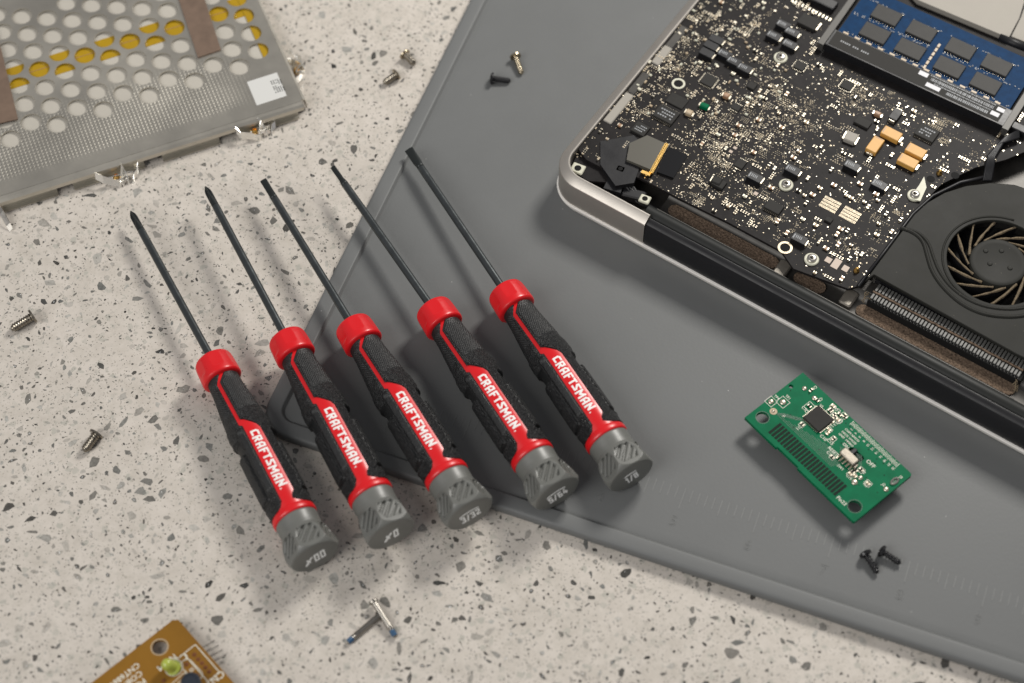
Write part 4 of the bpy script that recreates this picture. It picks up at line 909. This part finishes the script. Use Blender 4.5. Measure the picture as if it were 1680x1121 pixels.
c0, c1 = np.array(G(305, 423)), np.array(G(703, 800))
for i in range(23):
    t = i/22; x, y = c0*(1-t)+c1*t; cm.box((x, y, T), (1.0, 5.6, .06)); 
cm.build('edge_contacts', M['contact'], gb)
sk = MB(); Ts = GZ+.05
def gt(txt, zx, zy, size=1.35, ang=0): x, y = G(zx, zy); add_text(sk, txt, x, y, Ts, size, ang)
for tx, zx, zy, sz, an in (('TP4', 315, 232, 1.3, 0), ('TP1', 384, 232, 1.3, 0), ('J1', 360, 348, 1.2, 0), ('U1', 590, 285, 1.2, 0), ('C7', 482, 300, 1.5, 0), ('C8', 500, 322, 1.5, 0), ('C11', 452, 415, 1.5, -1.57), ('C4', 548, 172, 1.4, -1.57), ('C5', 582, 245, 1.4, -1.57), ('R4 C2', 680, 300, 1.4, 0), ('R5 R6', 690, 318, 1.4, 0), ('C13 L1', 668, 398, 1.5, -1.57), ('C12', 700, 378, 1.5, -1.57), ('C10', 600, 480, 1.6, 0), ('C15', 642, 505, 1.6, 0), ('CSSM NMOSI', 776, 464, 1.12, 0), ('MSCK VMOSI', 757, 480, 1.12, 0), ('GND  MMISO', 739, 494, 1.12, 0), ('ON', 738, 530, 1.6, 0), ('OFF', 890, 640, 2.0, 0), ('RESET', 660, 563, 1.6, 0), ('C16', 640, 580, 1.5, 0), ('SW1', 705, 662, 1.3, 0), ('R5', 860, 770, 1.4, 0), ('R2', 846, 690, 1.3, 0), ('C14', 757, 722, 1.3, 0), ('J2', 970, 768, 1.4, 0), ('J3', 1076, 722, 1.4, 0), ('Pin23', 712, 867, 1.8, 0)):
    gt(tx, zx, zy, sz, an)
r0, r1 = np.array(G(775, 388)), np.array(G(1056, 650))
for i in range(45):
    t = i/44; x, y = r0*(1-t)+r1*t; sk.box((x, y, Ts), (.16, 1.5 if i % 4 else 2.0, .03))
    if i % 4 == 0 and i: add_text(sk, str(i//4*2), x-.2, y-1.9, Ts, 1.15, -1.57)
for zx, zy, w_, h in ((280, 258, 3.1, 3.1), (353, 262, 3.4, 3.4), (515, 288, 2.6, 3.0), (470, 400, 1.7, 1.9), (640, 318, 2.0, 2.2), (660, 288, 1.8, 1.6), (668, 352, 2.6, 1.7), (694, 372, 2.4, 1.4), (728, 345, 2.2, 2.0), (662, 487, 1.7, 1.9), (832, 678, 2.0, 1.9), (765, 704, 1.9, 1.6), (790, 712, 1.4, 1.6), (874, 760, 2.2, 2.0), (635, 440, 1.2, 2.6), (655, 600, 1.7, 1.6)):
    x, y = G(zx, zy); outline_box(sk, x, y, w_, h, Ts)
sk.build('silkscreen_print', M['silk'], gb)
x, y = G(570, 368); mb = MB(); mb.box((x, y, GZ+.5), (7.4, 7.2, .9), 0, 0, .12)
for i in range(12):
    for s_ in (-1, 1): mb.box((x-3.1+i*.565, y+s_*3.85, GZ+.12), (.26, .5, .2), 0, 1); mb.box((x+s_*3.95, y-3.1+i*.565, GZ+.12), (.5, .26, .2), 0, 1)
mb.build('square_chip', [M['chip'], M['solder']], gb)
for zx, zy, r in ((280, 258, 1.05), (353, 262, 1.15), (485, 178, .9), (545, 237, .9), (985, 795, .95), (828, 725, .85), (792, 752, 1.1), (293, 318, .6)):
    x, y = G(zx, zy); mb = MB(); mb.lathe([(r, .02), (r*.95, .2), (r*.6, .42), (.01, .5)], (x, y, GZ), 20); mb.build('solder_dome', M['solder'], gb, smooth=True)
x, y = G(295, 318); mb = MB(); mb.lathe([(1.3, .03), (1.25, .06), (.65, .07)], (x, y, GZ), 20); mb.build('bare_pad', M['tan'], gb)
x, y = G(1037, 748); mb = MB(); pts = [(x+1.0*math.cos(t)*.75, y+1.55*math.sin(t), GZ+.25) for t in np.linspace(0, 2*math.pi, 20)]; mb.tube(pts, .38, 8); mb.box((x, y, GZ+.08), (1.0, 2.0, .1), 0, 1); mb.build('oval_terminal', [M['nickel'], M['greendark']], gb, smooth='auto')
x, y = G(755, 610); mb = MB(); mb.box((x, y, GZ+1.3), (6.6, 3.0, 2.2), -.02, 0, .35); mb.box((x+3.6, y-.6, GZ+.7), (.8, 1.6, 1.1), 0, 0)
x2, y2 = G(778, 578); mb.box((x2, y2, GZ+1.0), (1.5, 3.2, 1.2), 0, 1, .2)
for k in range(5): mb.box((x-2.8+k*1.4, y-2.2, GZ+.2), (.55, 1.5, .3), 0, 2)
mb.build('slide_switch', [mat('switch shell', (.27, .24, .20), .38, .8, bump=.03, bscale=600, rvar=.1), M['blackp'], M['solder']], gb)
mb = MB()
for zx, zy in ((515, 288), (524, 192), (562, 252), (470, 400), (640, 318), (648, 312), (660, 288), (668, 340), (668, 356), (690, 372), (728, 345), (735, 352), (662, 487), (635, 432), (628, 455), (655, 600), (832, 678), (765, 704), (793, 716), (874, 762), (780, 690), (800, 680), (700, 340), (655, 380)):
    x, y = G(zx, zy); r_ = random.choice([0, 1.57]); mb.box((x, y, GZ+.3), (.8, .75, .5), r_, random.choice([0, 2, 2]))
    for s_ in (-1, 1): mb.box((x+s_*.55*math.cos(r_), y+s_*.55*math.sin(r_), GZ+.28), (.34, .8, .52), r_, 1)
mb.build('chip_capacitors', [M['tan'], M['solder'], M['chip']], gb)
mb = MB()
for k in range(60): x, y = G(random.uniform(380, 1000), random.uniform(150, 820)); (mb.lathe([(.22, .03), (.01, .04)], (x, y, GZ), 8) if 1 < x < L_-1 and 8 < y < Wd-1 else None)
mb.build('vias', M['contact'], gb, kind='stuff')
tr = MB()
for k in range(9): y = 9.0+k*.55; tr.box((19+k*1.2, y, GZ+.015), (26-k*2.0, .2, .02)); tr.box((6.0+k*.9, y+.6, GZ+.015), (5, .2, .02), .8)
for k in range(16): x_ = 33+k*.0; tr.box((30+k*.45, 15+k*.2, GZ+.015), (.16, 4.4, .02), .785)
tr.build('copper_traces', M['greendark'], gb)

# ------------------------------------------------------------------ brown circuit board at the bottom left
BZ = 1.0
o_ = P(289, 1013, BZ); q_ = P(384, 1121, BZ); A_B = math.atan2(q_[1]-o_[1], q_[0]-o_[0]); FB = Frame(o_[0], o_[1], BZ, A_B)
bb = empty('brown_circuit_board', (o_[0], o_[1], -3), A_B, label='amber brown circuit board with yellow green lamp and white print on the countertop', cat='circuit board')
BO = 3.0        # local heights are measured from the counter
def B_(zx, zy): return FB.loc(zx/3.99, 840+zy/3.99)
hb = B_(1045, 885)
curve_mesh('board', [[(1.2, 0), (62, 0), (62, -58), (0, -58), (0, -1.4)], circle(*hb, 2.45)], BZ+BO-1.5, BZ+BO, M['brownpcb'], bb)
mb = MB(); mb.lathe([(2.46, -1.4), (2.46, .03), (2.85, .03), (2.85, .01)], (*hb, BZ+BO), 30, caps=False); mb.build('hole_rim', M['tan'], bb)
mb = MB()
for x, y in ((5, -5), (55, -5), (5, -50), (55, -50), (30, -30)): mb.lathe([(1.5, .02), (1.5, BZ+BO-1.5)], (x, y, 0), 12)
mb.build('stand_off', M['nickel'], bb)
sk = MB(); Ts = BZ+BO+.04
def bt(t, zx, zy, size, ang=-math.pi/2): x, y = B_(zx, zy); add_text(sk, t, x, y, Ts, size, ang)
for t, zx, zy, sz in (('CN1', 1408, 1092, 3.3), ('C3', 1190, 958, 3.3), ('NOM', 1092, 985, 2.9), ): bt(t, zx, zy, sz)
tb = B_(815, 1068)
for k, t in enumerate(('CNT6861', 'COB: 11', 'PCB: 30', 'ASSY 4', 'K3 L1')): add_text(sk, t, tb[0]+k*2.75, tb[1]-.3*k, Ts, 2.7, -math.pi/2)
a, b = B_(1285, 893), B_(1352, 1090); cx, cy = (np.array(B_(1255, 915))+np.array(B_(1385, 1065)))/2
outline_box(sk, cx, cy, 12.6, 4.6, Ts, .28)
for (zx, zy, zx2, zy2) in ((1222, 1000, 1288, 1068), (1215, 1090, 1150, 1150)):
    p0, p1 = np.array(B_(zx, zy)), np.array(B_(zx2, zy2)); d = (p1-p0)/np.hypot(*(p1-p0)); n_ = np.array([-d[1], d[0]]); r = 1.75; a0_ = math.atan2(n_[1], n_[0])
    ring_ = [(*(p0 + r*np.array([math.cos(a0_+t), math.sin(a0_+t)])), Ts) for t in np.linspace(0, math.pi, 12)] + [(*(p1 + r*np.array([math.cos(a0_+math.pi+t), math.sin(a0_+math.pi+t)])), Ts) for t in np.linspace(0, math.pi, 12)]
    sk.tube(ring_+[ring_[0]], .14, 5); m_ = (p0+p1)/2; sk.box((*(m_+d*.35), Ts), (.25, 1.6, .03), math.atan2(d[1], d[0])); sk.box((*(m_-d*.35), Ts), (.25, 1.6, .03), math.atan2(d[1], d[0]))
lx_, ly_ = B_(1138, 1020); sk.tube([(lx_+2.75*math.cos(t), ly_+2.75*math.sin(t), Ts) for t in np.linspace(0, 2*math.pi, 30)], .16, 5)
sk.build('silkscreen_print', M['silk'], bb)
mb = MB()
for zx, zy in ((1272, 935), (1297, 965), (1322, 990), (1345, 1018), (1370, 1045), (1222, 998), (1285, 1070), (1215, 1090), (1072, 1105)): mb.lathe([(.75, .02), (.5, .05), (.45, .05), (.3, .35), (.01, .4)], (*B_(zx, zy), BZ+BO), 14)
mb.build('solder_joint', mat('rusty solder', (.19, .07, .025), .4, .3, var=.3, vscale=900), bb)
mb = MB(); mb.lathe([(2.45, 0), (2.45, .9), (2.0, 1.0), (1.95, 4.0), (1.75, 4.9), (1.2, 5.6), (.5, 5.95), (.01, 6.0)], (0, 0, 0), 28); led = mb.build('indicator_lamp', M['led'], bb, smooth='auto'); led.location = ((lx_+.3)*S, (ly_)*S, (BZ+BO)*S)
led.rotation_euler = (.35, -.25, 0)
mb = MB(); mb.lathe([(3.0, 0), (3.1, .4), (3.1, 5), (2.9, 5.3), (2.3, 5.35), (2.2, 5.1), (.01, 5.1)], (*B_(1262, 1150), BZ+BO), 28); mb.build('round_capacitor', M['darkchip'], bb, smooth='auto')
mb = MB()
for k in range(4):
    x, y = B_(1355+k*29, 905+k*28); mb.tube([(x-2.5, .0-.5, BZ+BO-1.8), (x-2.0, 3.4, BZ+BO-2.0), (x-1.9, 4.6, BZ+BO-2.1)], .24, 6)
mb.build('connector_pins', M['nickel'], bb)

# ------------------------------------------------------------------ perforated metal shield at the top left
SZ = 3.4
o_ = P(497, 165, SZ); q_ = P(0, 322, SZ); A_S = math.atan2(o_[1]-q_[1], o_[0]-q_[0]); FS = Frame(o_[0], o_[1], SZ, A_S)
sh = empty('perforated_metal_shield', (o_[0], o_[1], -3), A_S, label='perforated tinned metal shield plate with brown tape, amber film and a white label', cat='metal plate')
SO = SZ+3.0
def Sx(u, v, z=SZ): return FS.loc(u, v, z)
def Sz(zx, zy): return Sx(zx/2.95, zy/2.95)
b00 = np.array(Sz(190, 335)); av = (np.array(Sz(942, 392))-b00)/6; bv = (np.array(Sz(278, 603))-b00)/3; bv = bv*.5 + .5*(b00+6*av-np.array(Sz(812, 50)))/4
bv2 = (b00+6*av-np.array(Sz(812, 50)))/4
holes = []
rng_ = {4: (-3, -2), 3: (-3, 0), 2: (-3, 2), 1: (-3, 4), 0: (-3, 6), -1: (-3, 8), -2: (-3, 9), -3: (-3, 9), -4: (2, 9), -5: (3, 9), -6: (4, 9), -7: (4, 9)}
for j, (i0_, i1_) in rng_.items():
    for i in range(i0_, i1_+1):
        c = b00 + i*av + (j*bv if j > 0 else j*bv2); holes.append(circle(c[0], c[1], 3.95, 26))
holes = [h for h in holes if max(p[0] for p in h) < -2.5 and min(p[0] for p in h) > -115 and max(p[1] for p in h) < 112 and min(p[1] for p in h) > 3]
xe = -118
curve_mesh('perforated_sheet', [[(xe, 0), (-.8, 0), (0, .8), (0, 116), (xe, 116)]] + holes, SO-.45, SO, M['shield'], sh)
mb = MB(); mb.box((xe/2-.8, 60, SO-1.35), (-xe-1.2, 112, .5)); mb.build('inner_plate', M['underplate'], sh)
# folded edges
mb = MB(); pts = []
mb.strip([(0.0, 0, SO-.25), (.9, 0, SO-.8), (1.1, 0, SO-2.2), (1.2, 0, SO-5.6)], 115, .4, wdir=(0, 1, 0)); mb.v = [(x, y+58, z) for x, y, z in mb.v]; mb.build('side_flange', M['shield'], sh)
mb = MB(); mb.strip([(0, 0, SO-.25), (0, -1.2, SO-.6), (0, -2.0, SO-1.2), (0, -2.3, SO-2.6)], -xe-1, .4, wdir=(1, 0, 0)); mb.v = [(x+xe/2, y, z) for x, y, z in mb.v]; mb.build('front_flange', M['shield'], sh)
mb = MB()
for k, (x0, x1) in enumerate(((-26, -3), (-56, -34), (-90, -63), (-117, -96))): mb.box(((x0+x1)/2, -1.4, SO-3.9), (x1-x0, .4, 3.8)); mb.box(((x0+x1)/2, -2.2, SO-5.6), (x1-x0, 2.0, .35))
mb.build('lower_flange', M['shield'], sh)
# films and tapes
p0, p1 = np.array(Sz(-40, 400)), np.array(Sz(1180, 20)); d = (p1-p0)/np.hypot(*(p1-p0)); n_ = np.array([-d[1], d[0]])*5.1
mb = MB(); mb.prism([tuple(p0-n_), tuple(p1-n_), tuple(p1+n_), tuple(p0+n_)], SO-1.08, SO-.98); mb.build('amber_film', M['tapeyellow'], sh)
mb = MB(); mb.prism([tuple(p0-n_*.03), tuple(p1-n_*.03), tuple(p1+n_*.03), tuple(p0+n_*.03)], SO-.96, SO-.93); mb.build('film_seam', M['copper'], sh)
p0, p1 = np.array(Sz(1190, -60)), np.array(Sz(1275, 280)); n_ = np.array([3.2, 0]); mb = MB(); mb.prism([(Sz(1262, 245)[0], p1[1]-2.5), (Sz(1300, 245)[0]+.4, p1[1]-2.5), (Sz(1300, 245)[0]+.4, 112), (Sz(1262, 245)[0], 112)], SO-.9, SO-.8); mb.build('amber_film', M['tapeyellow'], sh)
for quad in ([(858, -20), (985, -20), (1070, 245), (958, 282)], [(-60, 60), (5, 235), (88, 580), (-80, 620)]):
    mb = MB(); mb.prism([Sz(*q) for q in quad], SO+.03, SO+.5); mb.build('brown_tape', M['tapebrown'], sh)
lq = [Sz(1195, 398), Sz(1340, 352), Sz(1388, 465), Sz(1243, 512)]
mb = MB(); mb.prism(lq, SO+.03, SO+.12); lab = mb.build('paper_label', M['paper'], sh)
lc = np.mean(lq, 0); e1 = (np.array(lq[1])-np.array(lq[0])); e1 /= np.hypot(*e1); la = math.atan2(e1[1], e1[0])
mb = MB()
for k in range(5):
    for s_ in range(9):
        if random.random() < .85: x, y = lc + e1*(2.6+k*.85) + np.array([-e1[1], e1[0]])*(-3+s_*.72); mb.box((x, y, SO+.15), (.42, .45, .03), la)
mb.build('label_print', M['ink'], lab)
# crumpled spring clips
def clip(u, v, rot, k):
    rn = random.Random(k); x0, y0 = Sx(u, v, 0); mb = MB(); c, s_ = math.cos(rot), math.sin(rot)
    T_ = lambda p: (x0+p[0]*c-p[1]*s_, y0+p[0]*s_+p[1]*c, p[2])
    for (pts, w_) in (([(-6.5, 1.6, 4.6), (-5.0, .2, 3.6), (-2.6, -1.0, 2.2), (-.2, -2.2, 1.2), (.4, -2.4, .9)], 2.0), ([(.3, -2.3, .9), (1.6, -.7, 2.6), (2.6, 1.0, 4.0), (2.2, 2.4, 5.0)], 2.0), ([(2.4, .3, 3.2), (3.2, -1.4, 2.0), (3.0, -2.4, .6)], 1.4), ([(4.6, -2.2, .6), (5.4, -.9, 1.6), (6.6, -.2, 2.6), (7.2, 1.2, 3.8)], 1.6)):
        mb.strip([T_((a*1.12+rn.uniform(-.4, .4), b*1.1+rn.uniform(-.4, .4), z)) for a, b, z in pts], w_*1.5, .25, wdir=(rn.uniform(-.3, .3), rn.uniform(.2, .7), 1))
    [mb.strip([T_((rn.uniform(-5, 6), rn.uniform(-2.5, 1), rn.uniform(.8, 3.5))) for _ in range(3)], rn.uniform(.8, 1.6), .2, wdir=(rn.uniform(-1, 1), rn.uniform(-1, 1), 1)) for _q in range(5)]; o = mb.build('spring_clip', M['foil'], sh)
    mb = MB(); mb.lathe([(1.3, 0), (1.2, 1.6), (.7, 2.3), (.6, 1.4), (.01, 1.3)], T_((-.4, .2, 1.2)), 18); mb.build('brass_contact', M['gold'], o, smooth='auto')
clip(193, 289, 0, 1); clip(420, 214, .1, 2); clip(487, 112, 1.45, 3)
mb = MB(); x, y = Sx(4, 352, 0); mb.strip([(x-1, y+6, 3.4), (x, y+1, 3), (x+.8, y-4, 1.4), (x+1.2, y-6, .4)], 2.0, .3, wdir=(1, .1, .8)); mb.build('bent_tab', M['nickel'], sh)
